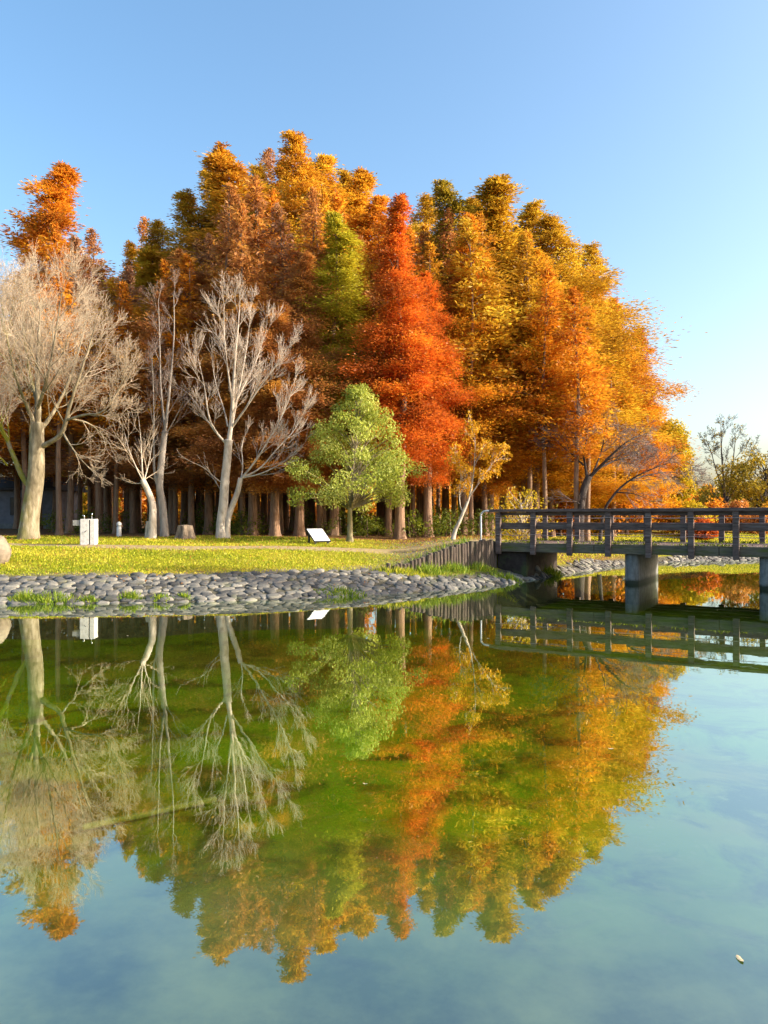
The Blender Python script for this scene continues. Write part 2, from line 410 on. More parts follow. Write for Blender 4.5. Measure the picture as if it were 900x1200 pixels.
def make_path():
    P = PATH; V = []; F = []; Wd = 0.55
    # resample
    seg = np.hypot(*np.diff(P, axis=0).T); s = np.concatenate([[0], np.cumsum(seg)]); q = np.arange(0, s[-1], 0.25)
    X = np.interp(q, s, P[:, 0]); Y = np.interp(q, s, P[:, 1])
    tx = np.gradient(X); ty = np.gradient(Y); l = np.hypot(tx, ty); nx_, ny_ = -ty/l, tx/l
    K = 5
    for i in range(len(q)):
        for k in range(K):
            o = (k/(K-1)*2-1)*Wd*(1+0.12*math.sin(q[i]*1.7+k*0.4))
            x, y = X[i]+nx_[i]*o, Y[i]+ny_[i]*o
            V.append((x, y, hz1(x, y)+0.022-(0.02 if k in (0, K-1) else 0)))
    for i in range(len(q)-1):
        for k in range(K-1): F.append((i*K+k, i*K+k+1, (i+1)*K+k+1, (i+1)*K+k))
    me = bpy.data.meshes.new('path'); me.from_pydata(V, [], F); me.update()
    tag(link('path', me, mat_simple('path_mat', (0.27, 0.20, 0.09), (0.42, 0.33, 0.17), 9, 0.95, 0.1, 0.5, 0.02)), kind='structure')
make_path()

def cobbles():
    rng = random.Random(5)
    ico = bmesh.new(); bmesh.ops.create_icosphere(ico, subdivisions=2, radius=1.0)
    iv = np.array([v.co[:] for v in ico.verts]); ifc = [[v.index for v in f.verts] for f in ico.faces]; ico.free()
    V = []; F = []; T = []
    seg = np.hypot(*np.diff(SHS, axis=0).T); s = np.concatenate([[0], np.cumsum(seg)])
    def add(x, y, sx, sy, sz, ang, tint):
        e = 0.1
        gx = (hz1(x+e, y)-hz1(x-e, y))/(2*e); gy = (hz1(x, y+e)-hz1(x, y-e))/(2*e)
        nrm = Vector((-gx, -gy, 1)).normalized()
        q = nrm.to_track_quat('Z', 'Y').to_matrix() @ Matrix.Rotation(ang, 3, 'Z')
        off = len(V); z0 = hz1(x, y)
        ph = rng.uniform(0, 6); pw = rng.uniform(.5, .7); k2 = rng.uniform(-.3, .3)
        for c in iv:
            k = (1+0.13*math.sin(c[0]*2.6+ph)+0.12*math.sin(c[1]*3.1+ph*2)+0.06*math.sin(c[2]*5+ph*3)+.05*math.sin(c[0]*6+c[1]*7+ph))*(1+k2*c[0]*c[1])
            cc = [math.copysign(abs(a)**pw, a) for a in c]
            v = q @ Vector((cc[0]*sx*k, cc[1]*sy*k, cc[2]*sz*k))
            V.append((x+v.x, y+v.y, z0+sz*0.12+v.z))
        for f in ifc: F.append([a+off for a in f]); T.append(tint)
    def run(x0, x1, widf, big):
        s0 = np.interp(x0, SHS[:, 0], s); s1 = np.interp(x1, SHS[:, 0], s)
        row = 0; d = 0.02
        while d < 2.6:
            q = s0+rng.uniform(0, .3)
            while q < s1:
                w = rng.choice((rng.uniform(.12, .19), rng.uniform(.18, .27), rng.uniform(.22, .36)))*big*(1.15 if d < 0.3 else 1)
                x = np.interp(q, s, SHS[:, 0]); y = np.interp(q, s, SHS[:, 1])
                x2 = np.interp(q+.2, s, SHS[:, 0]); y2 = np.interp(q+.2, s, SHS[:, 1])
                t = Vector((x2-x, y2-y)).normalized(); nx_, ny_ = -t.y, t.x
                if d < widf(x)+rng.uniform(-.12, .12):
                    dd = d+rng.uniform(-.06, .06)
                    h = w*rng.uniform(0.34, 0.46)
                    if rng.random() > 0.05:
                        add(x+nx_*dd, y+ny_*dd, w*0.54, min(w, .24)*rng.uniform(.42, .58), h*0.38, math.atan2(t.y, t.x)+rng.uniform(-.35, .35), min(1, max(0, rng.gauss(.5, .22))))
                q += w*1.0
            d += 0.178*big; row += 1
    run(-15.5, 4.9, lambda x: 2.0 if x < 0.2 else max(0.75, 2.0-(x-0.2)*0.55), 1.0)
    run(4.9, 32, lambda x: .62+.3*math.sin(x*.9)+.2*math.sin(x*2.3), 1.0)
    me = bpy.data.meshes.new('cobblestone_bank'); me.from_pydata(V, [], F)
    me.polygons.foreach_set('use_smooth', [True]*len(me.polygons))
    a = me.attributes.new('tint', 'FLOAT', 'FACE'); a.data.foreach_set('value', np.array(T, np.float32)); me.update()
    m, nt, out = newmat('cobble_mat')
    tc = N(nt, 'ShaderNodeTexCoord'); n1 = noise(nt, 12, 6, 0.65, tc.outputs['Object']); n2 = noise(nt, 2.0, 4, 0.6, tc.outputs['Object'])
    c = ramp(nt, attr(nt, 'tint').outputs['Fac'], [(0.1, (0.05, 0.05, 0.047)), (0.5, (0.145, 0.14, 0.125)), (0.9, (0.34, 0.315, 0.255))]).outputs[0]
    c = mix(nt, 0.55, c, ramp(nt, n1.outputs['Fac'], [(0.3, (0.35, 0.34, 0.33)), (0.7, (1.0, 1.0, 1.0))]).outputs[0], 'MULTIPLY')
    c = mix(nt, maprange(nt, n2.outputs['Fac'], 0.55, 0.72, 0, 0.45), c, (0.16, 0.17, 0.07))
    p = N(nt, 'ShaderNodeBsdfPrincipled', Roughness=0.75); L(nt, c, p.inputs['Base Color'])
    b = bump(nt, n1.outputs['Fac'], 0.6, 0.02); L(nt, b.outputs[0], p.inputs['Normal']); L(nt, p.outputs[0], out.inputs[0])
    tag(link('cobblestone_bank', me, m), 'grey cobblestones set along the sloping pond edge', None, None, 'structure')
cobbles()

# ------------------------------------------------------------------ footbridge
M['wood'] = mat_simple('bridge_wood', (0.050, 0.034, 0.030), (0.20, 0.138, 0.118), 6, 0.8, 0.2, 0.6, 0.012, 0, (0.5, 5, 5), stain=(0.20, 0.16, 0.145))
M['woodmoss'] = mat_simple('bridge_wood_mossy', (0.09, 0.075, 0.055), (0.20, 0.17, 0.12), 6, 0.85, 0.2, 0.5, 0.01, 0, (0.5, 4, 4), stain=(0.10, 0.12, 0.02))
M['concrete'] = mat_simple('concrete', (0.13, 0.135, 0.135), (0.25, 0.25, 0.245), 5, 0.85, 0.2, 0.3, 0.01, stain=(0.17, 0.155, 0.12))
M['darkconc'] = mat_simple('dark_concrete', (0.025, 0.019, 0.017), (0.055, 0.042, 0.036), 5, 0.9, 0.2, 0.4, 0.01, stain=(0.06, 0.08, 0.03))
M['rope'] = mat_simple('rope_mat', (0.34, 0.24, 0.22), (0.50, 0.38, 0.34), 30, 0.8)
M['moss'] = mat_leaf('moss_mat', [(0.1, (0.05, 0.07, 0.01)), (0.5, (0.13, 0.17, 0.015)), (0.9, (0.26, 0.28, 0.03))], 0.2)

def mat_pier():
    m, nt, out = newmat('pier_concrete')
    tc = N(nt, 'ShaderNodeTexCoord'); P = tc.outputs['Object']
    n1 = noise(nt, 5, 6, 0.65, P); n2 = noise(nt, 9, 5, 0.7, mapping(nt, P, (1, 1, .12)).outputs[0])
    c = ramp(nt, n1.outputs['Fac'], [(0.32, (0.12, 0.125, 0.125)), (0.68, (0.25, 0.25, 0.24))]).outputs[0]
    c = mix(nt, maprange(nt, n2.outputs['Fac'], .5, .68, 0, .7), c, (0.07, 0.068, 0.055))
    sp = N(nt, 'ShaderNodeSeparateXYZ'); L(nt, P, sp.inputs[0])
    zz = math_n(nt, 'ADD', sp.outputs[2], math_n(nt, 'MULTIPLY', n1.outputs['Fac'], .12))
    c = mix(nt, maprange(nt, zz, .24, .14, 0, 1), c, (0.025, 0.03, 0.015))
    p = N(nt, 'ShaderNodeBsdfPrincipled', Roughness=.85); L(nt, c, p.inputs['Base Color'])
    b = bump(nt, n1.outputs['Fac'], .4, .01); L(nt, b.outputs[0], p.inputs['Normal']); L(nt, p.outputs[0], out.inputs[0]); return m
M['pier'] = mat_pier()
def footbridge():
    Wd = 3.4; LN = 19.0; DT = 1.19; BB = 0.90; RT = 2.29
    br = thing('footbridge', 'dark weathered wooden footbridge with post and rail sides on concrete piers', 'bridge', (3.67, 25.4, 0), -R(30.46))
    # deck of cross planks
    bm = bmesh.new(); x = -0.35; rng = random.Random(2)
    while x < LN:
        bm_box(bm, (x+0.09, Wd/2, DT-0.035+rng.uniform(-.004, .004)), (0.172, Wd-0.34, 0.06), None, 0.006); x += 0.185
    bm_obj('deck', bm, M['wood'], br)
    for yy in (0.06, Wd-0.06):
        bm = bmesh.new(); x = -0.3; k = 0
        while x < LN:
            l = 3.57
            bm_box(bm, (x+l/2, yy, (DT+BB)/2+0.005*(k % 2)), (l-0.012, 0.16, DT-BB), None, 0.012); x += l; k += 1
        bm_obj('side_beam', bm, M['woodmoss'], br)
        # moss along the kerb
        n = 2600; rs = np.random.RandomState(3 if yy < 1 else 4)
        X = rs.uniform(-.3, LN, n); keep = (np.sin(X*2.1)+np.sin(X*5.3+1)+rs.normal(0, .7, n)) > -0.5; X = X[keep]; n = len(X)
        Pm = np.stack([X, yy+rs.normal(0, .05, n), DT+0.015+np.abs(rs.normal(0, .025, n))], -1)
        A = rs.normal(0, 1, (n, 3)); A[:, 2] = np.abs(A[:, 2])+.5
        me = leaf_mesh('moss', Pm, A, rs.normal(0, 1, (n, 3)), rs.uniform(.04, .09, n), rs.uniform(.03, .05, n), rs.uniform(0, 1, n))
        o = link('moss_fringe', me, M['moss'], br); o['kind'] = 'stuff'
    for yc in (0.9, 1.7, 2.5):
        box_obj('girder', (LN/2-0.3, yc, 0.99), (LN, 0.2, 0.2), M['wood'], br)
    # railings
    npost = 16
    for yy, sgn, off in ((-0.07, -1, 0.149), (Wd+0.07, 1, 0.55)):
        for k in range(npost):
            xx = off+k*1.19
            box_obj('post', (xx, yy, (RT-0.10+BB-0.08)/2), (0.17, 0.13, RT-0.10-BB+0.08), M['wood'], br, Matrix.Rotation(R(math.sin(k*7.3+yy)*.6), 3, 'Y'), 0.012)
        bm = bmesh.new(); x = -0.15; k = 0
        while x < LN:
            l = 2.38*2
            bm_box(bm, (x+l/2, yy-0.01*sgn, RT-0.048+0.003*(k % 2)), (l-0.008, 0.24, 0.092), None, 0.014); x += l; k += 1
        bm_obj('top_rail', bm, M['wood'], br)
        box_obj('upper_rail', (LN/2, yy-0.095*sgn, RT-0.15), (LN, 0.05, 0.10), M['wood'], br, None, 0.006)
        box_obj('middle_rail', (LN/2, yy-0.10*sgn, 1.74), (LN-0.1, 0.06, 0.21), M['wood'], br, None, 0.01)
        for zz in (1.47, 2.02):
            pts = []
            x = off-0.1
            while x < off+(npost-1)*1.19+0.1:
                fr = ((x-off) % 1.19)/1.19
                pts.append((x, yy+sgn*0.078, zz-0.035*4*fr*(1-fr)*(0.4+0.6*abs(math.sin(x*1.9))))); x += 0.149
            tube_obj('rope', pts, 0.009, M['rope'], br, 5)
    # piers with cap beams
    for xx in (4.36, 8.06, 11.76, 15.46):
        bm = bmesh.new()
        prof = []
        for a in range(13):
            t = math.pi*a/12; prof.append((0.21*math.cos(t), -0.16*math.sin(t)))
        ring = [(x, y+0.25) for x, y in prof] + [(-x, 3.15-y) for x, y in prof]
        vb = [bm.verts.new((xx+x, y, -1.2)) for x, y in ring]; vt = [bm.verts.new((xx+x*0.97, y, 0.885)) for x, y in ring]
        for i in range(len(ring)):
            j = (i+1) % len(ring); bm.faces.new((vb[i], vb[j], vt[j], vt[i]))
        bm.faces.new(vt)
        bmesh.ops.recalc_face_normals(bm, faces=bm.faces)
        bm_obj('pier', bm, M['pier'], br)
    # abutment
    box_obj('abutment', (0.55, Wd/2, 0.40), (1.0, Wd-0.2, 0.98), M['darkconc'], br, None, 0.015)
    return br
footbridge()

M['steel'] = mat_simple('painted_steel', (0.55, 0.55, 0.54), (0.72, 0.72, 0.71), 10, 0.35, 0.5, 0.05)
def handrail():
    z = hz1(3.2, 25.9)
    t = thing('tube_handrail', 'bent pale steel tube handrail at the end of the wooden bridge', 'handrail', (3.25, 25.75, z))
    pts = [(0, 0, -0.1)]
    pts += [(0, 0, 0.85)]
    for a in range(0, 91, 15):
        c = math.cos(R(a)); s = math.sin(R(a)); pts.append((0.17*(1-c), -0.1*(1-c), 0.85+0.17*s))
    pts += [(0.5, -0.3, 1.02)]
    tube_obj('rail_tube', pts, 0.03, M['steel'], t, 10)
    pts2 = [(0, 0, 0.55), (0.45, -0.27, 0.55)]
    box_obj('foot_plate', (0, 0, 0.01), (0.14, 0.14, 0.02), M['steel'], t, None, 0.003)
handrail()

# log palisade
M['log'] = mat_simple('log_side', (0.06, 0.045, 0.038), (0.17, 0.13, 0.105), 10, 0.9, 0.15, 0.7, 0.02, 0, (5, 5, 0.5), stain=(0.10, 0.10, 0.06))
M['logtop'] = mat_simple('log_end', (0.20, 0.15, 0.11), (0.36, 0.29, 0.22), 16, 0.9, 0.15, 0.4, 0.01)
def palisade():
    t = thing('log_palisade', 'curved retaining row of upright round logs beside the bridge end', 'retaining wall', (1.8, 23.4, hz1(1.8, 23.2)))
    o0 = t.location
    P = chaikin(WA, 2); seg = np.hypot(*np.diff(P, axis=0).T); s = np.concatenate([[0], np.cumsum(seg)])
    rng = random.Random(8); q = 0.0
    while q < s[-1]:
        r = rng.uniform(0.058, 0.085)
        x = np.interp(q, s, P[:, 0]); y = np.interp(q, s, P[:, 1])-0.05
        zb = hz1(x, y-0.15)-0.15; zt = max(hz1(x-0.12, y+0.35), zb+0.33)+0.05+rng.uniform(-0.05, 0.05)
        bm = bmesh.new()
        ring = 9
        prev = None; lean = Vector((rng.uniform(-.015, .015), rng.uniform(-.02, .01), 0))
        for j, (z, f) in enumerate(((zb, 1.04), ((zb+zt)/2, 1.0), (zt-0.02, 0.98), (zt, 0.88))):
            cur = [bm.verts.new((x-o0.x+lean.x*j+r*f*math.cos(6.283*k/ring)*(1+.06*math.sin(k*2.4+q*9)), y-o0.y+lean.y*j+r*f*math.sin(6.283*k/ring), z-o0.z)) for k in range(ring)]
            if prev:
                for k in range(ring): bm.faces.new((prev[k], prev[(k+1) % ring], cur[(k+1) % ring], cur[k]))
            prev = cur
        fc = bm.faces.new(prev)
        me = bpy.data.meshes.new('log'); 
        fc.material_index = 1
        bm.to_mesh(me); bm.free(); me.materials.append(M['log']); me.materials.append(M['logtop'])
        o = bpy.data.objects.new('log', me); COL.objects.link(o); o.parent = t
        q += r*2.03
palisade()

# ------------------------------------------------------------------ small furniture on the lawn
M['stoneW'] = mat_simple('pale_granite', (0.55, 0.54, 0.52), (0.72, 0.71, 0.69), 25, 0.6, 0.4, 0.15, 0.004, stain=(0.46, 0.44, 0.40))
M['stoneD'] = mat_simple('grey_granite', (0.20, 0.20, 0.20), (0.33, 0.33, 0.32), 25, 0.7, 0.3, 0.2, 0.004)
M['blackm'] = mat_simple('black_metal', (0.015, 0.015, 0.017), (0.035, 0.035, 0.038), 12, 0.5, 0.4, 0.1)
M['chrome'] = mat_simple('tap_steel', (0.6, 0.6, 0.6), (0.75, 0.75, 0.75), 12, 0.2, 0.5, 0.02, metal=1.0)
def fountain():
    x, y = pxx(105, 25.6), 25.6; z = hz1(x, y)
    t = thing('drinking_fountain', 'white stone drinking fountain with side basin on the lawn', 'drinking fountain', (x, y, z-0.02), R(5)); t.scale = (.84, .9, 1)
    bm = bmesh.new()
    bm_box(bm, (-0.125, 0, 0.44), (0.32, 0.46, 0.88), None, 0.008); bm_box(bm, (0.173, 0, 0.44), (0.18, 0.46, 0.88), None, 0.008)
    bm_box(bm, (0.06, 0.03, 0.43), (0.06, 0.40, 0.86), None, 0.003)
    bm_obj('pedestal', bm, M['stoneW'], t)
    bm = bmesh.new(); bm_box(bm, (0.059, -0.185, 0.43), (0.044, 0.02, 0.85), None, 0.002)
    bm_obj('recess_strip', bm, M['blackm'], t)
    box_obj('side_panel', (-0.296, 0, 0.42), (0.018, 0.44, 0.84), M['stoneD'], t, None, 0.003)
    # basin: a shallow hollow trough
    bm = bmesh.new()
    bm_box(bm, (-0.445, 0, 0.685), (0.28, 0.40, 0.05), None, 0.006)
    for (cx, cy, sx, sy) in ((-0.57, 0, 0.03, 0.40), (-0.445, 0.187, 0.22, 0.026), (-0.445, -0.187, 0.22, 0.026)):
        bm_box(bm, (cx, cy, 0.775), (sx, sy, 0.13), None, 0.005)
    bm_obj('basin', bm, M['stoneD'], t)
    tube_obj('tap', [(-0.2, 0, 0.86), (-0.2, 0, 0.97), (-0.23, 0, 1.0), (-0.27, 0, 0.99)], 0.018, M['chrome'], t)
    tube_obj('spout', [(0.09, 0, 0.86), (0.09, 0, 1.03), (0.10, 0, 1.06)], [0.018, 0.018, 0.024], M['chrome'], t)
    tube_obj('push_lever', [(-0.05, -0.235, 0.50), (-0.11, -0.275, 0.44)], 0.012, M['blackm'], t, 6)
    box_obj('foot_slab', (0.0, 0, 0.01), (0.62, 0.58, 0.05), M['stoneD'], t, None, 0.01)
fountain()

def mat_board():
    m, nt, out = newmat('board_face')
    tc = N(nt, 'ShaderNodeTexCoord'); n = noise(nt, 6, 4, 0.5, tc.outputs['Object'])
    c = ramp(nt, n.outputs['Fac'], [(0.3, (0.74, 0.75, 0.78)), (0.7, (0.84, 0.85, 0.88))]).outputs[0]  # glare that washes the board blank is put into this near-white colour
    p = N(nt, 'ShaderNodeBsdfPrincipled', Roughness=0.3); L(nt, c, p.inputs['Base Color']); L(nt, p.outputs[0], out.inputs[0]); return m
def sign():
    Y = 27.2; x = pxx(373, Y); z = hz1(x, Y)
    t = thing('reading_sign', 'low tilted information board with face pale from painted glare near the green tree', 'sign', (x, Y, z), R(32))
    rot = Matrix.Rotation(R(33), 3, 'X')
    # board centre
    c = Vector((0, 0, 0.30))
    box_obj('board_frame', c, (0.66, 0.80, 0.04), M['blackm'], t, rot, 0.006)
    box_obj('board_face', c+rot @ Vector((0, 0, 0.0245)), (0.61, 0.75, 0.006), mat_board(), t, rot, 0.001)
    for sx in (-0.24, 0.24):
        T = box_obj('leg', (sx, -0.27, 0.04), (0.07, 0.07, 0.18), M['blackm'], t)
        box_obj('leg', (sx, 0.25, 0.19), (0.06, 0.06, 0.46), M['blackm'], t)
sign()

def flared_trunk(T, x, y, z, pts, rad, sides=14, fl=0.9, lobes=5, ph=0.0):
    n = len(pts)
    def f(i, a):
        h = pts[i].z-pts[0].z
        k = math.exp(-h/0.45)
        return 1+fl*k*(0.45+0.55*(0.5+0.5*math.cos(lobes*a+ph)))+0.05*math.cos(lobes*a+ph+h*0.3)
    T.path(pts, rad, sides, f)

M['cutwood'] = mat_simple('cut_wood', (0.30, 0.22, 0.14), (0.48, 0.38, 0.27), 14, 0.85, 0.15, 0.3, 0.01)
M['stumpb'] = mat_bark('bark_stump', (0.05, 0.035, 0.025), (0.24, 0.18, 0.13), (0.40, 0.32, 0.24), 0.12, 9, 0.08)
def stump():
    Y = 28.6; x = pxx(217, Y); z = hz1(x, Y)
    t = thing('tree_stump', 'sawn grey tree stump with flared roots under the bare trees', 'tree stump', (x, Y, z))
    T = Tubes(); pts = [Vector((0, 0, h)) for h in (-0.05, 0.04, 0.12, 0.22, 0.36, 0.50)]
    flared_trunk(T, 0, 0, 0, pts, [0.23, 0.225, 0.22, 0.218, 0.215, 0.21], 36, 1.0, 6, 1.0)
    top = T.F.pop(); link('bark', T.mesh('bark'), M['stumpb'], t)
    me = bpy.data.meshes.new('cut_face'); ring = [T.V[i]*0.999+Vector((0, 0, 0.004)) for i in top]
    me.from_pydata([tuple(v) for v in ring]+[(0, 0, 0.525)], [], [(i, (i+1) % len(ring), len(ring)) for i in range(len(ring))])
    link('cut_face', me, M['cutwood'], t)
stump()

def boulder(name, label, x, y, sx, sy, sz, seed, sink=0.25):
    rng = random.Random(seed); bm = bmesh.new(); bmesh.ops.create_icosphere(bm, subdivisions=3, radius=1.0)
    ph = [rng.uniform(0, 6) for _ in range(6)]
    for v in bm.verts:
        c = v.co; k = 1+.14*math.sin(c.x*2.2+ph[0])+.10*math.sin(c.y*3+ph[1])+.09*math.sin(c.z*3+ph[2])+.04*math.sin(c.x*7+c.y*5+ph[3])
        v.co = Vector((math.copysign(abs(c.x)**.8, c.x)*sx, math.copysign(abs(c.y)**.8, c.y)*sy, math.copysign(abs(c.z)**.85, c.z)*sz))*k
    o = bm_obj(name, bm, M['rockb'], None, True); o.location = (x, y, hz1(x, y)+sz*(1-2*sink)); o.rotation_euler = (0, 0, rng.uniform(0, 6))
    return tag(o, label, 'boulder')
M['rockb'] = mat_simple('rock_brown', (0.12, 0.095, 0.07), (0.27, 0.22, 0.165), 5, 0.9, 0.15, 0.7, 0.03, stain=(0.28, 0.25, 0.18))
boulder('boulder', 'rounded brown boulder on the lawn above the cobbles', pxx(-9, 21.6), 21.6, 0.52, 0.45, 0.46, 3, 0.15)

def marker():
    Y = 31.0; x = pxx(139.5, Y); z = hz1(x, Y)
    t = thing('marker_post', 'small white marker post beside a thin trunk at the grove edge', 'post', (x, Y, z))
    T = Tubes(); T.path([Vector((0, 0, h)) for h in (-.1, 0.40, 0.44)], [0.10, 0.09, 0.07], 10); link('shaft', T.mesh('shaft'), M['stoneW'], t)
    T = Tubes(); T.path([Vector((0, 0, h)) for h in (.44, .47, 0.54, 0.60, 0.63)], [0.06, 0.095, 0.10, 0.075, 0.02], 10); link('cap', T.mesh('cap'), M['stoneW'], t)
marker()

def building():
    M['wallg'] = mat_simple('grey_wall', (0.15, 0.15, 0.17), (0.22, 0.22, 0.245), 3, 0.9, 0.1, 0.2)
    M['roofg'] = mat_simple('dark_roof', (0.05, 0.05, 0.055), (0.09, 0.09, 0.10), 6, 0.8, 0.2, 0.3)
    x1 = pxx(62, 50); z = hz1(-24, 50)
    t = thing('park_building', 'low grey park building behind the trunks at the grove edge', 'building', (x1, 50, z))
    bm = bmesh.new()
    W = 9.0; H = 2.5
    # front wall with openings
    ops = [(-1.9-0.75, 1.0, 0.75, 1.9), (-4.6, 1.0, 0.9, 1.9), (-7.2, 0.05, 0.95, 2.1)]
    bm_box(bm, (-W/2, 2.2, H/2), (W, 4.2, H))
    bm_obj('wall', bm, M['wallg'], t)
    M['dglass'] = mat_simple('window_glass', (0.015, 0.018, 0.024), (0.03, 0.035, 0.045), 2, 0.1, 0.6, 0.02)
    for cx in (-2.35, -4.7):
        w = box_obj('window', (cx, 0.08, 1.45), (0.95, 0.06, 1.15), M['blackm'], t)
        box_obj('pane', (cx, 0.045, 1.45), (0.83, 0.012, 1.03), M['dglass'], w, None, 0.001)
    d = box_obj('door', (-7.0, 0.08, 1.05), (0.95, 0.06, 2.1), M['blackm'], t)
    box_obj('handle', (-6.65, 0.03, 1.0), (0.12, 0.04, 0.03), M['chrome'], d)
    box_obj('plinth', (-W/2, 2.2, 0.15), (W+0.12, 4.32, 0.34), M['concrete'], t)
    bm = bmesh.new()
    pr = [(-0.4, H+0.003), (4.8, H+0.003), (4.8, H+0.14), (2.2, H+1.0), (-0.4, H+0.14)]
    a = [bm.verts.new((-W-0.4, y, zz)) for y, zz in pr]; b = [bm.verts.new((0.4, y, zz)) for y, zz in pr]
    bm.faces.new(a); bm.faces.new(list(reversed(b)))
    for i in range(5): bm.faces.new((a[i], b[i], b[(i+1) % 5], a[(i+1) % 5]))
    bmesh.ops.recalc_face_normals(bm, faces=bm.faces)
    bm_obj('roof', bm, M['roofg'], t)
building()

# ------------------------------------------------------------------ dawn redwoods
def lobes(seed):
    rs = random.Random(seed); ph = [rs.uniform(0, 6.28) for _ in range(8)]
    def f(a, z):
        return 0.5+0.5*(0.4*math.sin(2*a+ph[0]+z*0.9)+0.35*math.sin(3*a+ph[1]-z*1.7)+0.35*math.sin(z*2.6+ph[2]+a)+0.25*math.sin(5*a+ph[3]+z*3.1))
    return f

def redwood(seed, H=18.0, zb=4.0, Rm=2.3, nb=170, dens=1.0, topw=0.8, leaf=1.0):
    """returns (trunk mesh, limb mesh, crown mesh) for a dawn redwood of height H"""
    rs = np.random.RandomState(seed); rng = random.Random(seed); lb = lobes(seed)
    T = Tubes()
    hs = [-0.15, 0.05, 0.25, 0.5, 0.9, 1.6, 3, 5, 8, 11, 14, 16.5, H]
    hs = [h*H/18.0 if h > 1.6 else h for h in hs[:-1]]+[H-0.2]
    wob = [Vector(((0.05+.013*h)*math.sin(h*0.5+seed), (0.05+.013*h)*math.cos(h*0.43+seed*2), h)) for h in hs]
    rad = [0.27*(1-h/H)**0.85+0.02 if h > 0 else 0.29 for h in hs]
    flared_trunk(T, 0, 0, 0, wob, rad, 16, 0.95, 5, seed)
    trunk = T.mesh('trunk')
    def axis(z): return (0.05+.013*z)*math.sin(z*0.5+seed), (0.05+.013*z)*math.cos(z*0.43+seed*2)
    B = Tubes()
    Ps, As, Ns, Ls, Ws, Ts = [], [], [], [], [], []
    for i in range(nb):
        u = (i+rng.random())/nb
        z = zb+(H-zb)*u
        prof = (1-u)**(0.47+0.18*topw)*min(1.0, 0.62+2.4*u)
        a = i*2.39996+rng.uniform(-.7, .7)
        r = Rm*prof*(0.36+0.85*lb(a, z))*rng.uniform(0.5, 1.4)+0.22*(1-.6*u)
        el = R(4+54*u+rng.uniform(-14, 18))
        ca, sa = math.cos(a), math.sin(a); ax, ay = axis(z)
        def pt(s): return np.stack([ax+ca*r*s*math.cos(el), ay+sa*r*s*math.cos(el), z+r*s*math.sin(el)-0.20*r*s*s], -1)
        ss = np.array([0, .3, .6, 0.95]); q = pt(ss)
        if i % 2 == 0 or u > 0.7:
            B.path([Vector(v) for v in q], [0.018+0.012*r, 0.014+0.008*r, 0.010, 0.004], 4, None, False)
        if i == nb-1: a = 0
        # feathery plumes: several small sprays strung along the branch
        nsp = max(3, int(3+3.6*r))
        bt = 0.5+rng.gauss(0, 0.17)+.22*(lb(a+2, z*.5)-.5)
        for k in range(nsp):
            if rng.random() < .25: continue
            sp = 0.24+0.76*((k+rng.random())/nsp)**0.75
            sgn = 1 if k % 2 else -1
            rad = ((0.20+0.15*r*(1.1-0.6*sp))*(1-.42*max(0, u-.6)/.4))*rng.uniform(.7, 1.35)
            off = sgn*rad*rng.uniform(.3, 1.3)
            c = pt(np.array([sp]))[0]+np.array([-sa*off, ca*off, rng.uniform(-.10, .16)*(1+.3*r)])
            n = int(dens*(44+210*rad)*(1.05-.45*u))
            v = rs.normal(0, .55, (n, 3))*np.where(rs.rand(n) < .2, 1.35, 1.0)[:, None]; v[:, 2] *= 0.85
            p = c+v*rad
            p[:, 2] -= 0.22*rad*(v[:, 0]**2+v[:, 1]**2)
            A = v*np.array([1, 1, .4])+np.array([ca*.7, sa*.7, -.12])+rs.normal(0, .35, (n, 3))
            Ps.append(p); As.append(A); Ns.append(np.stack([np.full(n, ca*0.35), np.full(n, sa*0.35), np.full(n, .55)], -1)+rs.normal(0, .7, (n, 3)))
            Ls.append(leaf*rs.uniform(.11, .23, n)); Ws.append(leaf*rs.uniform(.042, .078, n))
            Ts.append(bt+rng.gauss(0, .07)+rs.normal(0, .12, n)+0.06*(sp-.6))
    for k in range(5):          # leading shoot
        zc = H-0.6+k*0.15; rad = 0.30*(1-k/6.0)+.03; n = int(60*rad/.2*dens)+8
        ax, ay = axis(zc); v = rs.normal(0, .5, (n, 3))
        Ps.append(np.array([ax, ay, zc])+v*rad); As.append(v*.6+np.array([0, 0, .8])); Ns.append(rs.normal(0, 1, (n, 3)))
        Ls.append(leaf*rs.uniform(.10, .2, n)); Ws.append(leaf*rs.uniform(.04, .07, n)); Ts.append(rs.normal(.45, .15, n))
    crown = leaf_mesh('crown', *[np.concatenate(v) for v in (Ps, As, Ns, Ls, Ws, Ts)])
    return trunk, B.mesh('limbs'), crown

PROTO = [
    redwood(11, 18, 4.2, 2.2, 122, 1.5, 0.75, .78),
    redwood(12, 18, 3.8, 2.5, 116, 1.5, 0.5, .70),
    redwood(13, 18, 5.0, 1.9, 112, 1.5, 1.0, .72),
    redwood(14, 18, 3.2, 2.6, 124, 1.5, 0.3, .68),
]
THIN = redwood(21, 18, 5.0, 1.9, 80, 0.40, 0.7)          # sparse crown, leaves mostly down
BACK = redwood(31, 18, 6.2, 2.2, 62, 0.22, 0.6, 1.5)      # inner trees of the grove
BACK2 = redwood(32, 18, 7.2, 2.0, 56, 0.22, 0.7, 1.5)
for pr in PROTO+[THIN, BACK, BACK2]:
    for me, mm in zip(pr, (M['redbark'], M['limb'], M['gold'])): me.materials.append(mm)

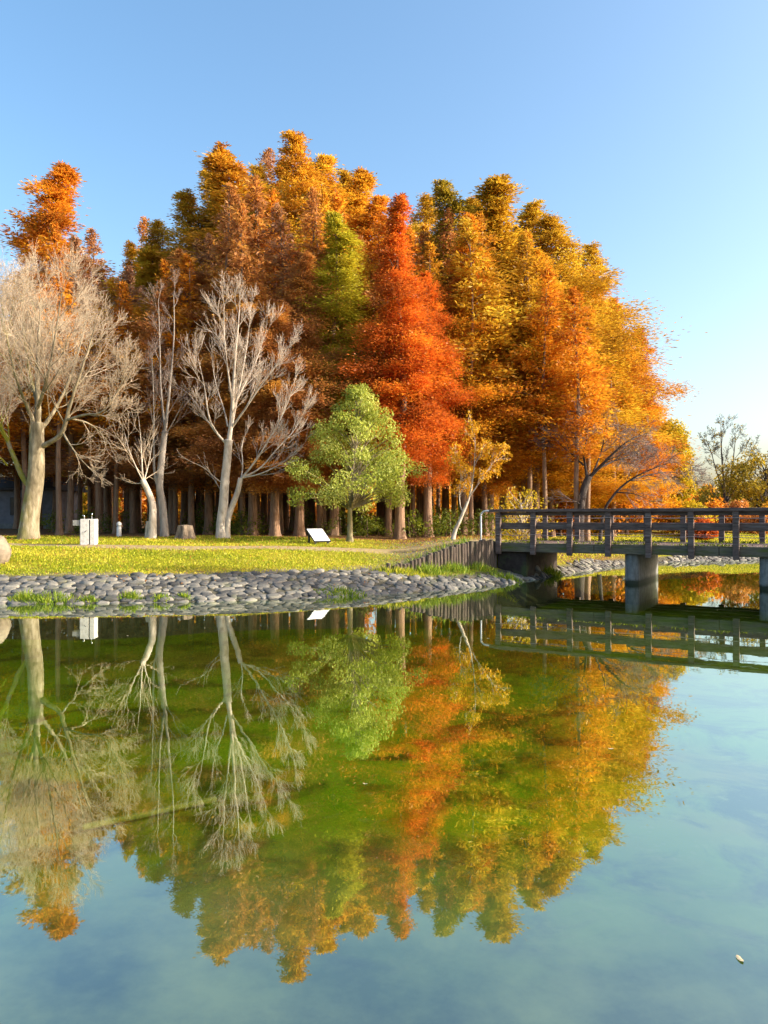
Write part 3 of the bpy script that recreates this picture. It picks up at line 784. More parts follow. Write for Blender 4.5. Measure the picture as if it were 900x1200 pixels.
TREEN = [0]
def plant(proto, x, y, H, sw, mat, label, group, name='dawn_redwood', rot=None):
    z = hz1(x, y); k = TREEN[0]; TREEN[0] += 1
    t = thing(name, label, 'tree', (x, y, z-0.05), (k*2.399) % 6.283 if rot is None else rot, group)
    sz = H/18.0; t.scale = (sw, sw, sz)
    tk = link('trunk', proto[0], M['redbark'], t); kk = (.36+.22*((k*0.618) % 1) if proto in (BACK, BACK2) else .70)/sw; tk.scale = (kk, kk, 1); link('limbs', proto[1], M['limb'], t); link('crown', proto[2], M[mat], t)
    return t
def hero(pxc, Y, top, wpx, pk, mat, label, bare=False):
    x = pxx(pxc, Y); z = hz1(x, Y)
    H = CAM_Z+(HOR-top)/FPX*Y-z
    pr = THIN if pk == 'T' else PROTO[pk]
    Rm = {0: 2.2, 1: 2.5, 2: 1.9, 3: 2.6, 'T': 1.9}[pk]
    sw = (1.68 if Y < 40 else 1.88)*(wpx/2.0/FPX*Y)/(Rm*0.93)
    return plant(pr, x, Y, H, sw, mat, label, 'dawn redwoods of the autumn grove')

HEROES = [
    (66, 50, 195, 92, 0, 'orange', 'tall orange redwood standing apart above the big bare tree'),
    (109, 53, 272, 46, 'T', 'plum', 'thin plum brown redwood just behind the lone orange one'),
    (28, 54, 262, 50, 'T', 'plum', 'thin plum brown redwood before the lone orange one'),
    (150, 50, 285, 42, 2, 'yellow', 'short yellow redwood in the dip of the treetops'),
    (163, 56, 256, 38, 'T', 'rust', 'narrow rusty redwood spire in the dip of the treetops'),
    (125, 47, 335, 80, 1, 'rust', 'low rusty redwood filling behind the big bare tree'),
    (20, 49, 345, 90, 0, 'rust', 'rusty redwood half hidden by the leftmost bare tree'),
    (188, 45, 292, 96, 0, 'olivegold', 'olive gold redwood on the sloping shoulder of the grove'),
    (224, 46, 230, 100, 3, 'olivegold', 'gold redwood beside the first tall peak of the grove'),
    (266, 44, 172, 116, 0, 'gold', 'gold redwood forming the first tall peak of the grove'),
    (309, 48, 170, 56, 'T', 'plum', 'thin plum tipped redwood between the two gold peaks'),
    (343, 42, 163, 104, 3, 'gold', 'tallest gold redwood at the very top of the grove'),
    (383, 45, 180, 84, 2, 'gold', 'gold redwood next below the tallest treetop'),
    (417, 46, 202, 84, 0, 'gold', 'gold redwood above the crown of the green one'),
    (300, 42, 250, 80, 1, 'olivegold', 'olive gold redwood below the plum tipped spire'),
    (295, 33.5, 338, 105, 1, 'rust', 'rust brown redwood right behind the white bare tree'),
    (322, 32.2, 352, 70, 0, 'rust', 'rust brown redwood with a broad trunk near the white bare tree'),
    (352, 33.2, 298, 88, 3, 'rust', 'rust red redwood between the white bare tree and the green redwood'),
    (245, 36, 322, 110, 3, 'rust', 'dusky rust redwood over the tree stump'),
    (203, 37, 352, 90, 1, 'plum', 'dusky plum redwood behind the pair of leaning bare trees'),
    (160, 40, 372, 90, 0, 'plum', 'dusky plum redwood behind the fountain'),
    (391, 34, 252, 80, 2, 'green', 'green redwood among the orange ones above the broadleaf tree'),
    (424, 36, 290, 70, 1, 'olivegold', 'olive redwood squeezed between the green and the red one'),
    (470, 32.2, 232, 74, 0, 'red', 'tall vivid red redwood in the middle of the grove'),
    (502, 33.5, 318, 60, 1, 'red', 'shorter red redwood leaning its crown over the sapling'),
    (446, 43, 228, 76, 2, 'orange', 'orange redwood peeping above the vivid red one'),
    (521, 40, 215, 78, 2, 'darkolive', 'dark olive redwood top behind the red redwoods'),
    (543, 36, 256, 94, 3, 'orange', 'orange red redwood with ragged side plumes'),
    (590, 40, 213, 116, 0, 'olivegold', 'tall olive gold redwood over the bridge end'),
    (628, 38, 292, 96, 1, 'gold', 'bright gold redwood behind the first bridge posts'),
    (575, 37.5, 330, 70, 3, 'orange', 'orange gold redwood rising behind the yellow sapling'),
    (655, 43, 254, 116, 3, 'olivegold', 'broad olive gold redwood behind the bare cherry'),
    (696, 45, 312, 92, 1, 'gold', 'gold redwood sloping down towards the open sky'),
    (724, 47, 352, 56, 0, 'orange', 'orange redwood near the end of the grove'),
    (746, 50, 384, 44, 1, 'darkred', 'dark red redwood at the end of the grove'),
    (622, 44, 236, 84, 2, 'olivegold', 'olive gold redwood filling the notch between two tall olive ones'),
    (364, 46, 196, 70, 0, 'olivegold', 'olive gold redwood tucked behind the tallest treetop'),
    (247, 47, 205, 80, 3, 'olivegold', 'olive gold redwood tucked behind the first tall peak'),
    (325, 47, 186, 84, 3, 'gold', 'gold redwood joining the plum spire to the tallest treetop'),
    (288, 47, 196, 84, 1, 'olivegold', 'olive gold redwood between the first tall peak and the plum spire'),
    (400, 48, 206, 80, 3, 'olivegold', 'olive gold redwood between two gold tops left of the red one'),
    (498, 45, 236, 80, 1, 'olivegold', 'olive gold redwood top between the red one and the dark olive one'),
    (560, 45, 236, 84, 3, 'olivegold', 'olive gold redwood top between the dark olive one and the tall olive gold one'),
    (195, 48, 262, 76, 1, 'olivegold', 'outer olive gold redwood on the sloping shoulder of the grove'),
    (680, 47, 290, 84, 1, 'olivegold', 'olive gold redwood on the long slope to the open sky'),
    (672, 40, 420, 80, 3, 'gold', 'low gold redwood just behind the bare cherry'),
    (727, 44, 450, 66, 3, 'orange', 'low orange redwood behind the branches of the bare cherry'),
]
for h in HEROES: hero(*h)

SIL = np.array([(-60, 330), (20, 330), (68, 220), (110, 300), (160, 300), (200, 290), (230, 240), (268, 190), (345, 185), (415, 225), (475, 250), (520, 235), (590, 230), (655, 275), (700, 340), (745, 400), (775, 470), (800, 560)], float)
def inner_grove():
    rng = random.Random(77); spots = []
    tries = 0
    while len(spots) < 124 and tries < 9000:
        tries += 1
        Y = 34.3+22*rng.random()**1.4; p = rng.uniform(-40, 735) if rng.random() < .6 else rng.uniform(110, 560)
        x = pxx(p, Y)
        if Y > 50 and p < 75: continue
        if Y > 47 and -26 < x < -19.5 and Y < 57: continue
        if all((x-a)**2+(Y-b)**2 > 1.4**2 for a, b in spots): spots.append((x, Y))
    cols = ['gold', 'rust', 'orange', 'olivegold', 'rust', 'gold', 'darkolive']
    for i, (x, Y) in enumerate(spots):
        p = x/Y*FPX+450; z = hz1(x, Y)
        top = np.interp(p, SIL[:, 0], SIL[:, 1])+rng.uniform(14, 60)
        H = min(19.5, CAM_Z+(HOR-top)/FPX*Y-z)
        if H < 6: continue
        c = rng.choice(['gold', 'orange', 'olivegold']) if p > 540 else rng.choice(cols) if p > 330 else rng.choice(['rust', 'rust', 'plum', 'gold', 'orange'])
        plant(BACK if i % 2 else BACK2, x, Y, H, rng.uniform(.85, 1.15), c, 'straight dark trunked redwood deep inside the shaded grove', 'inner redwoods of the grove')
inner_grove()

# ------------------------------------------------------------------ bare and broadleaf trees
class Bare:
    def __init__(s, seed): s.rng = random.Random(seed); s.B = Tubes(); s.W = Tubes(); s.tips = []
    def grow(s, p, d, Ln, r, lvl, P):
        rng = s.rng; n = 4 if lvl < 3 else 3
        pts = [p.copy()]; rad = [r]; dd = d.normalized(); st = Ln/n
        for i in range(n):
            dd = (dd+Vector((rng.gauss(0, 1), rng.gauss(0, 1), rng.gauss(0, 1)))*P['wander']+Vector((0, 0, 1))*P['up'](lvl)).normalized()
            pts.append(pts[-1]+dd*st); rad.append(max(P['rmin'], r*(1-(i+1)/n*0.6)))
        (s.B if lvl <= P['blvl'] else s.W).path(pts, rad, 6 if lvl < 2 else (4 if lvl < 4 else 3), None, False)
        if lvl >= P['max']: s.tips.append((pts[-1], dd)); return
        s.kids(pts, rad, Ln, lvl, P)
    def kids(s, pts, rad, Ln, lvl, P, t0=0.25):
        rng = s.rng; nk = P['n'][min(lvl, len(P['n'])-1)]
        for k in range(nk):
            t = t0+(1-t0)*(k+rng.random())/nk
            if k == nk-1: t = 0.98
            t = min(t, .98)
            f = t*(len(pts)-1); i = min(len(pts)-2, int(f)); f -= i
            q = pts[i].lerp(pts[i+1], f); rr = rad[i]*(1-f)+rad[i+1]*f
            ax = (pts[i+1]-pts[i]).normalized()
            ang = R(rng.uniform(*P['ang'])) if k < nk-1 else R(rng.uniform(4, 14))
            side = ax.orthogonal(); side.rotate(Matrix.Rotation(rng.uniform(0, 6.283), 3, ax))
            dd = ax*math.cos(ang)+side*math.sin(ang)
            L2 = Ln*rng.uniform(*P['ratio'])*(1.15-0.45*t)
            s.grow(q, dd, L2, max(P['rmin'], min(rr*0.62, L2*0.013+0.002)), lvl+1, P)
    def limb(s, pts, r0, r1, P, lvl=0, t0=0.3, Lk=None, sides=10, flare=None):
        if not flare: r0 *= 0.70; r1 *= 0.6
        """hand placed limb; kids sprout along it"""
        # smooth
        A = np.array([tuple(p) for p in pts]); n = len(A)
        for _ in range(2):
            Q = [A[0]]
            for a, b in zip(A[:-1], A[1:]): Q += [a*0.75+b*0.25, a*0.25+b*0.75]
            A = np.array(Q+[A[-1]])
        pp = [Vector(a) for a in A]
        for i in range(1, len(pp)-1) if not flare else (): pp[i] += Vector((s.rng.gauss(0, 1), s.rng.gauss(0, 1), 0))*r1*0.18
        ln = sum((b-a).length for a, b in zip(pp[:-1], pp[1:]))
        acc = 0; rad = []
        for i in range(len(pp)):
            if i: acc += (pp[i]-pp[i-1]).length
            rad.append(r0+(r1-r0)*(acc/ln)**0.8)
        if flare:
            base = pp[0].z
            s.T = s.T if hasattr(s, 'T') else Tubes()
            s.T.path(pp, rad, 14, lambda i, a: 1+flare*math.exp(-(pp[i].z-base)/0.3)*(0.5+0.5*math.cos(4*a+1))+0.05*math.cos(3*a+pp[i].z))
        else: s.B.path(pp, rad, sides, None, False)
        if Lk is not None: s.kids(pp, rad, Lk, lvl, P, t0)
    def finish(s, t, mt, mb, mw):
        if hasattr(s, 'T'): link('trunk', s.T.mesh('trunk'), mt, t)
        link('branches', s.B.mesh('branches'), mb, t); link('twigs', s.W.mesh('twigs'), mw, t)

def bare_tree(name, label, seed, basepx, Y, build, mt, mb, mw, group='leafless trees before the grove'):
    x = pxx(basepx, Y); z = hz1(x, Y)
    t = thing(name, label, 'tree', (x, Y, z-0.06), 0, group)
    o = Vector((x, Y, z-0.06))
    b = Bare(seed)
    def q(ax, ay, dy=0.0): return px(ax, ay, Y+dy)-o
    build(b, q); b.finish(t, mt, mb, mw); return t, b

# big spreading bare tree
PZ = dict(max=4, blvl=1, n=[9, 7, 5, 4], ang=(14, 42), ratio=(.50, .80), wander=0.09, up=lambda l: 0.10 if l < 3 else 0.04, rmin=0.0036)
PD = dict(PZ); PD['up'] = lambda l: -0.06 if l == 1 else (-0.05 if l == 2 else 0.10); PD['wander'] = 0.16
def big(b, q):
    g = q(33, 630); g = Vector((0, 0, -0.05))
    b.limb([g, q(34, 610), q(38, 585, .1), q(42, 560), q(43, 540), q(43, 515), q(44, 495)], 0.36, 0.24, PZ, flare=0.55)
    b.limb([q(40, 575), q(26, 560, .1), q(14, 530, .2), q(2, 503, .3), q(-12, 470, .4)], 0.17, 0.07, PZ, 0, .5, 3.0)
    b.limb([q(44, 500), q(44, 470), q(43, 440, .2), q(44, 400, .3), q(47, 350, .3)], 0.19, 0.04, PZ, 0, .25, 2.9)
    b.limb([q(45, 525), q(55, 520, -.1), q(72, 510, -.3), q(78, 490, -.4), q(84, 465, -.5), q(98, 425, -.6), q(110, 385, -.6)], 0.15, 0.035, PZ, 0, .35, 2.7)
    b.limb([q(46, 505), q(58, 490, .3), q(75, 460, .8), q(90, 420, 1.2), q(100, 375, 1.5)], 0.12, 0.035, PZ, 0, .25, 2.6)
    b.limb([q(42, 500), q(33, 480, -.3), q(22, 455, -.8), q(12, 420, -1.2), q(5, 380, -1.4)], 0.11, 0.035, PZ, 0, .25, 2.6)
    b.limb([q(43, 480), q(52, 455, -.8), q(62, 410, -1.4), q(70, 350, -1.6)], 0.11, 0.03, PZ, 0, .2, 2.6)
    b.limb([q(43, 470), q(34, 440, .8), q(28, 400, 1.3), q(26, 355, 1.5)], 0.11, 0.03, PZ, 0, .2, 2.5)
    b.limb([q(78, 492, -.4), q(100, 485, -.7), q(120, 485, -.9), q(140, 455, -1.0), q(146, 435, -1)], 0.075, 0.025, PZ, 0, .3, 1.6)
    b.limb([q(74, 508, -.3), q(84, 525, -.8), q(96, 540, -1.1), q(108, 552, -1.2)], 0.06, 0.018, PD, 1, .2, 1.3)
    b.limb([q(80, 490, -.4), q(105, 495, .2), q(122, 512, .6), q(132, 525, .8)], 0.06, 0.018, PD, 1, .25, 1.3)
    b.limb([q(35, 515), q(34, 500, -.3), q(37, 490, -.5)], 0.045, 0.02, PZ, 2, .3, 0.9)
    b.limb([q(8, 545, .2), q(0, 535, -.1), q(-10, 540, -.2)], 0.06, 0.02, PD, 1, .2, 1.2)
bare_tree('bare_tree', 'big spreading bare tree with mossy forked trunk left of the white fountain', 41, 33, 28.2, big, M['mossb'], M['mossb'], M['twigs'])

def offleft(b, q):
    b.limb([Vector((0, 0, -.05)), q(-42, 590), q(-40, 540), q(-36, 500)], 0.30, 0.2, PZ, flare=0.5)
    b.limb([q(-36, 505), q(-30, 460), q(-22, 400), q(-15, 340)], 0.16, 0.04, PZ, 0, .25, 2.7)
    b.limb([q(-36, 500), q(-20, 450, -.6), q(-2, 400, -1), q(6, 350, -1.2)], 0.13, 0.04, PZ, 0, .25, 2.5)
    b.limb([q(-38, 505), q(-55, 450, .3), q(-66, 400, .5), q(-70, 350, .6)], 0.13, 0.04, PZ, 0, .3, 2.4)
    b.limb([q(-36, 500), q(-32, 440, 1), q(-30, 380, 1.6)], 0.13, 0.04, PZ, 0, .3, 2.4)
bare_tree('bare_tree', 'bare tree cut off by the photo edge, its pale twigs rising beside the big one', 43, -42, 33.5, offleft, M['greyb'], M['greyb'], M['twigs'])

PW = dict(max=4, blvl=2, n=[8, 6, 4, 2], ang=(14, 36), ratio=(.52, .85), wander=0.06, up=lambda l: 0.10, rmin=0.0042)
def white(b, q):
    b.limb([Vector((-0.06, 0, -.05)), q(259, 612), q(262, 590), q(263, 565), q(266, 540), q(268, 515)], 0.20, 0.145, PW, flare=0.5)
    b.limb([Vector((0.15, 0.05, -.05)), q(266, 612), q(270, 597, .1), q(278, 578, .1), q(282, 560, .1)], 0.135, 0.095, PW, flare=0.5)
    b.limb([q(268, 518), q(271, 495), q(273, 460), q(275, 420), q(279, 380), q(281, 348)], 0.14, 0.018, PW, 0, .2, 1.35)
    b.limb([q(270, 505), q(274, 485, .2), q(283, 440, .4), q(290, 400, .5), q(294, 358, .6)], 0.085, 0.015, PW, 0, .25, 1.2)
    b.limb([q(272, 470), q(266, 430, -.3), q(262, 390, -.5), q(262, 355, -.6)], 0.06, 0.013, PW, 0, .25, 1.2)
    b.limb([q(265, 520), q(254, 508, -.1), q(244, 490, -.3), q(240, 455, -.4), q(232, 420, -.5)], 0.075, 0.015, PW, 0, .3, 1.25)
    b.limb([q(252, 506, -.1), q(238, 485, .2), q(225, 465, .3), q(213, 455, .3)], 0.045, 0.012, PW, 1, .3, 1.0)
    b.limb([q(267, 500), q(262, 478, .4), q(252, 450, .8), q(248, 420, .9)], 0.05, 0.012, PW, 1, .3, 1.0)
    b.limb([q(272, 500), q(288, 478, -.4), q(303, 455, -.7), q(322, 430, -.8), q(338, 405, -.8)], 0.07, 0.014, PW, 0, .25, 1.25)
    b.limb([q(272, 480), q(284, 455, .7), q(300, 425, 1.1), q(312, 385, 1.3)], 0.06, 0.013, PW, 0, .25, 1.2)
    b.limb([q(282, 563, .1), q(285, 545, .3), q(282, 520, .5), q(290, 505, .6)], 0.045, 0.012, PW, 1, .3, 1.0)
    b.limb([q(282, 562, .1), q(300, 540, -.2), q(315, 515, -.4), q(330, 490, -.5), q(345, 450, -.6)], 0.07, 0.014, PW, 0, .25, 1.2)
    b.limb([q(283, 560, .1), q(305, 550, .2), q(325, 525, .4), q(345, 505, .5), q(358, 480, .5)], 0.06, 0.013, PW, 0, .25, 1.15)
    b.limb([q(284, 560, .1), q(308, 555, -.5), q(335, 540, -.7), q(356, 520, -.8)], 0.05, 0.012, PW, 1, .25, 1.0)
    b.limb([q(263, 568), q(252, 560, -.2), q(240, 548, -.3), q(222, 540, -.3)], 0.03, 0.009, PW, 2, .2, 0.8)
    b.limb([q(262, 580), q(250, 560, .3), q(238, 545, .5)], 0.03, 0.009, PW, 2, .2, 0.8)
bare_tree('bare_tree', 'white barked bare tree with two trunks beside the stump', 47, 261, 29.2, white, M['paleb'], M['paleb'], M['twigw'])

PL = dict(max=4, blvl=1, n=[10, 5, 4, 3], ang=(14, 42), ratio=(.5, .8), wander=0.10, up=lambda l: 0.10, rmin=0.0045)
def leaning(b, q):
    b.limb([Vector((0, 0, -.05)), q(179, 606), q(179, 590), q(174, 577), q(167, 562)], 0.17, 0.10, PL, flare=0.6)
    b.limb([q(168, 565), q(166, 545), q(165, 515), q(162, 488)], 0.05, 0.012, PL, 1, .1, 1.5)
    b.limb([q(168, 565), q(158, 545, -.2), q(150, 525, -.3), q(146, 508)], 0.045, 0.012, PL, 1, .1, 1.4)
    b.limb([q(168, 565), q(174, 545, .2), q(178, 520, .3)], 0.045, 0.012, PL, 1, .1, 1.4)
    b.limb([q(168, 566), q(155, 567), q(143, 562)], 0.03, 0.01, PL, 2, .2, .7)
    b.limb([Vector((-.2, .1, -.05)), q(173, 620, .1), q(174, 611, .1)], 0.10, 0.085, PL, flare=0.3)
bare_tree('bare_tree', 'short bare tree whose pale trunk bends over at head height', 53, 178, 28.6, leaning, M['paleb'], M['paleb'], M['twigs'])
PT = dict(PZ); PT['n'] = [8, 5, 4, 3]; PT['ang'] = (15, 35)
def tallthin(b, q):
    b.limb([Vector((0, 0, -.05)), q(192, 610), q(190, 590), q(186, 570), q(189, 540), q(193, 505)], 0.17, 0.11, PT, flare=0.6)
    b.limb([q(188, 575), q(181, 560), q(180, 530), q(180, 480), q(178, 420)], 0.085, 0.02, PT, 0, .35, 1.4)
    b.limb([q(193, 507), q(196, 480), q(200, 440), q(204, 390), q(203, 345)], 0.10, 0.018, PT, 0, .2, 1.3)
    b.limb([q(193, 500), q(188, 460, .5), q(187, 410, .8), q(185, 350, 1)], 0.07, 0.018, PT, 0, .2, 1.3)
    b.limb([q(194, 510), q(205, 490, -.3), q(215, 470, -.5)], 0.035, 0.01, PT, 1, .2, 1.3)
bare_tree('bare_tree', 'tall slim grey bare tree behind the short bent one', 59, 193, 30.0, tallthin, M['greyb'], M['greyb'], M['twigd'])

PC = dict(max=4, blvl=1, n=[8, 6, 5, 4], ang=(18, 46), ratio=(.45, .75), wander=0.13, up=lambda l: 0.0 if l < 2 else -0.03, rmin=0.005)
def cherry(b, q):
    b.limb([Vector((0, 0, -.05)), q(679, 615), q(681, 595), q(683, 575), q(690, 558)], 0.22, 0.15, PC, flare=0.4)
    b.limb([q(688, 562), q(686, 545), q(683, 530), q(690, 510, -.3), q(680, 490, -.4)], 0.10, 0.02, PC, 0, .3, 1.8)
    b.limb([q(690, 560), q(705, 545, -.3), q(722, 528, -.6), q(738, 515, -.8), q(757, 508)], 0.13, 0.02, PC, 0, .25, 1.9)
    b.limb([q(700, 550), q(716, 541, .5), q(735, 536, .9), q(752, 530, 1.1)], 0.08, 0.018, PC, 0, .3, 1.6)
    b.limb([q(696, 552), q(705, 530, .6), q(710, 505, 1.0), q(716, 490, 1.2)], 0.07, 0.016, PC, 0, .25, 1.6)
    b.limb([q(684, 545), q(668, 530, .3), q(655, 520, .4), q(645, 515, .5)], 0.07, 0.016, PC, 0, .2, 1.6)
    b.limb([q(682, 592), q(672, 586, -.4), q(655, 582, -.6)], 0.045, 0.012, PC, 1, .2, 1.1)
    # second leaning stem
    b.limb([Vector((0.9, .1, -.05)), q(706, 600), q(720, 578, -.2), q(738, 562, -.4), q(762, 550, -.6), q(785, 542, -.7)], 0.15, 0.025, PC, 0, .4, 1.9)
    b.limb([q(740, 562, -.4), q(765, 555, .3), q(790, 552, .5), q(808, 560, .6)], 0.06, 0.014, PC, 0, .2, 1.5)
    b.limb([q(722, 577, -.2), q(745, 578, -.9), q(768, 590, -1.1)], 0.05, 0.012, PC, 1, .2, 1.3)
bare_tree('cherry_tree', 'low spreading bare cherry with dark crooked limbs behind the bridge railing', 61, 679, 34.2, cherry, M['darkb'], M['darkb'], M['twigd'])

def leaf_cluster_mesh(name, centres, rad, per, size, rs, flat=0.8, hang=0.0):
    Ps, As, Ns, Ls, Ws, Ts = [], [], [], [], [], []
    for c, r in zip(centres, rad):
        n = int(per*r*r/0.16)+6
        v = rs.normal(0, 1, (n, 3)); v /= np.linalg.norm(v, axis=1, keepdims=True)
        rr = r*(0.35+0.65*rs.rand(n)**0.6)
        p = np.array(c)+v*rr[:, None]*np.array([1, 1, flat])
        A = v*0.6+rs.normal(0, .6, (n, 3)); A[:, 2] -= hang
        Ps.append(p); As.append(A); Ns.append(v+rs.normal(0, .6, (n, 3))+np.array([0, 0, .5]))
        Ls.append(rs.uniform(.75, 1.3, n)*size); Ws.append(rs.uniform(.4, .65, n)*size)
        Ts.append(rs.normal(0.5, .11)+rs.normal(0, .15, n))
    return leaf_mesh(name, *[np.concatenate(v) for v in (Ps, As, Ns, Ls, Ws, Ts)])

def broadleaf(name, label, cat, x, y, H, Rw, zb, mat, bark, seed, ncl=60, per=40, size=.13, group=None, tr=.11, hang=0.3, shape=None, lean=0.0, limbs=True, clr=(.35, .6), th=.85):
    z = hz1(x, y); t = thing(name, label, cat, (x, y, z-0.04), 0, group)
    rng = random.Random(seed); rs = np.random.RandomState(seed)
    T = Tubes()
    pts = [Vector((0.06*math.sin(h*1.3+seed)+lean*h, 0.05*math.cos(h+seed), h)) for h in np.linspace(-.05, H*th, 9)]
    T.path(pts, [tr*(1.35 if i == 0 else 1)*(1-i/9.5)+0.01 for i in range(9)], 8)
    link('trunk', T.mesh('trunk'), bark, t)
    cs, rd = [], []
    B = Tubes()
    for k in range(ncl):
        u = (k+rng.random())/ncl; h = zb+(H-zb)*u
        prof = shape(u) if shape else math.sin(math.pi*(0.12+0.80*u))**0.7
        a = rng.uniform(0, 6.283); rr = Rw*prof*math.sqrt(rng.uniform(.12, 1))*rng.uniform(.85, 1.1)
        ax = lean*h; c = Vector((ax+math.cos(a)*rr, math.sin(a)*rr, h+rng.uniform(-.2, .2)))
        r = rng.uniform(*clr)*(0.55+0.45*prof)
        cs.append(tuple(c)); rd.append(r)
        if limbs:
            h0 = max(zb*0.8, h-rr*0.9-0.2); s0 = Vector((lean*h0, 0, min(h0, H*0.8)))
            B.path([s0, s0.lerp(c, .5)+Vector((rng.uniform(-.1, .1)*rr, rng.uniform(-.1, .1)*rr, .12*rr)), c], [0.012+0.012*rr, 0.012+.005*rr, 0.006], 4, None, False)
    if limbs: link('limbs', B.mesh('limbs'), bark, t)
    link('crown', leaf_cluster_mesh('crown', cs, rd, per, size, rs, .75, hang), mat, t)
    return t

Y = 28.6; xg = pxx(405, Y)
broadleaf('broadleaf_tree', 'rounded green broadleaf tree standing before the grove by the low board', 'tree', pxx(408, Y), Y, 5.75, 2.75, 1.6, M['leafgreen'], M['mossb'], 71, 125, 150, .095, None, .12, .6,
          lambda u: max(0.10, (1-u)**0.75*min(1, .8+.9*u)*1.1), 0.07, True, (.28, .72), .5)

def sapling():
    Y = 28.0; x = pxx(530, Y); z = hz1(x, Y); o = Vector((x, Y, z-.04))
    t = thing('sapling', 'slender leaning sapling with pale forked trunk and thin yellow leaves', 'tree', o)
    b = Bare(81); q = lambda ax, ay, dy=0.0: px(ax, ay, Y+dy)-o
    PS = dict(max=3, blvl=1, n=[6, 5, 3], ang=(20, 45), ratio=(.4, .7), wander=.1, up=lambda l: .06, rmin=.005)
    b.limb([Vector((0, 0, -.03)), q(533, 622), q(538, 612), q(543, 600), q(548, 588)], 0.085, 0.05, PS, flare=.35)
    b.limb([q(543, 600), q(539, 594, .1), q(538, 575, .2), q(541, 555, .2), q(536, 535, .3)], 0.035, 0.01, PS, 0, .25, 1.1)
    b.limb([q(548, 590), q(553, 570), q(556, 545, -.1), q(557, 520, -.1), q(556, 505)], 0.05, 0.01, PS, 0, .25, 1.2)
    b.limb([q(550, 582), q(560, 568, -.2), q(572, 550, -.3), q(583, 535, -.3)], 0.035, 0.01, PS, 0, .25, 1.1)
    b.finish(t, M['paleb'], M['paleb'], M['twigw'])
    rs = np.random.RandomState(5); rng = random.Random(5)
    tips = [tuple(p) for p, d in b.tips if rng.random() < .6]
    link('leaves', leaf_cluster_mesh('leaves', tips, [rng.uniform(.16, .34) for _ in tips], 32, .10, rs, .8, .4), M['yellow'], t)
sapling()

# slender light bush beside the bridge end, and shrubs under the trees
broadleaf('shrub', 'airy yellow green shrub rising behind the first bridge posts', 'shrub', pxx(612, 31), 31, 2.5, 1.0, .5, M['yellowgreen'], M['paleb'], 84, 46, 22, .10, None, .04, .2)
def understory():
    rng = random.Random(13)
    protos = []
    for sd in (91, 92, 93):
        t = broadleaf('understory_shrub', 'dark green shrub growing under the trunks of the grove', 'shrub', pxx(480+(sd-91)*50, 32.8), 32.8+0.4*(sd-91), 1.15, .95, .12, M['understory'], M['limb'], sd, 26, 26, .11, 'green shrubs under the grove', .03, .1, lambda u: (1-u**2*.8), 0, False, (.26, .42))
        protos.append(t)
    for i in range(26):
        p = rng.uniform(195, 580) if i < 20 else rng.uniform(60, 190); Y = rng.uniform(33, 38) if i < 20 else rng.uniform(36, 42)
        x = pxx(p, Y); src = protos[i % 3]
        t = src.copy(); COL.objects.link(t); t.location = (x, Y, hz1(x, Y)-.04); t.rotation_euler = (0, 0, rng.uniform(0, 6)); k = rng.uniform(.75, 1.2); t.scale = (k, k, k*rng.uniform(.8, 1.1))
        for ch in list(src.children):
            c = ch.copy(); COL.objects.link(c); c.parent = t
understory()

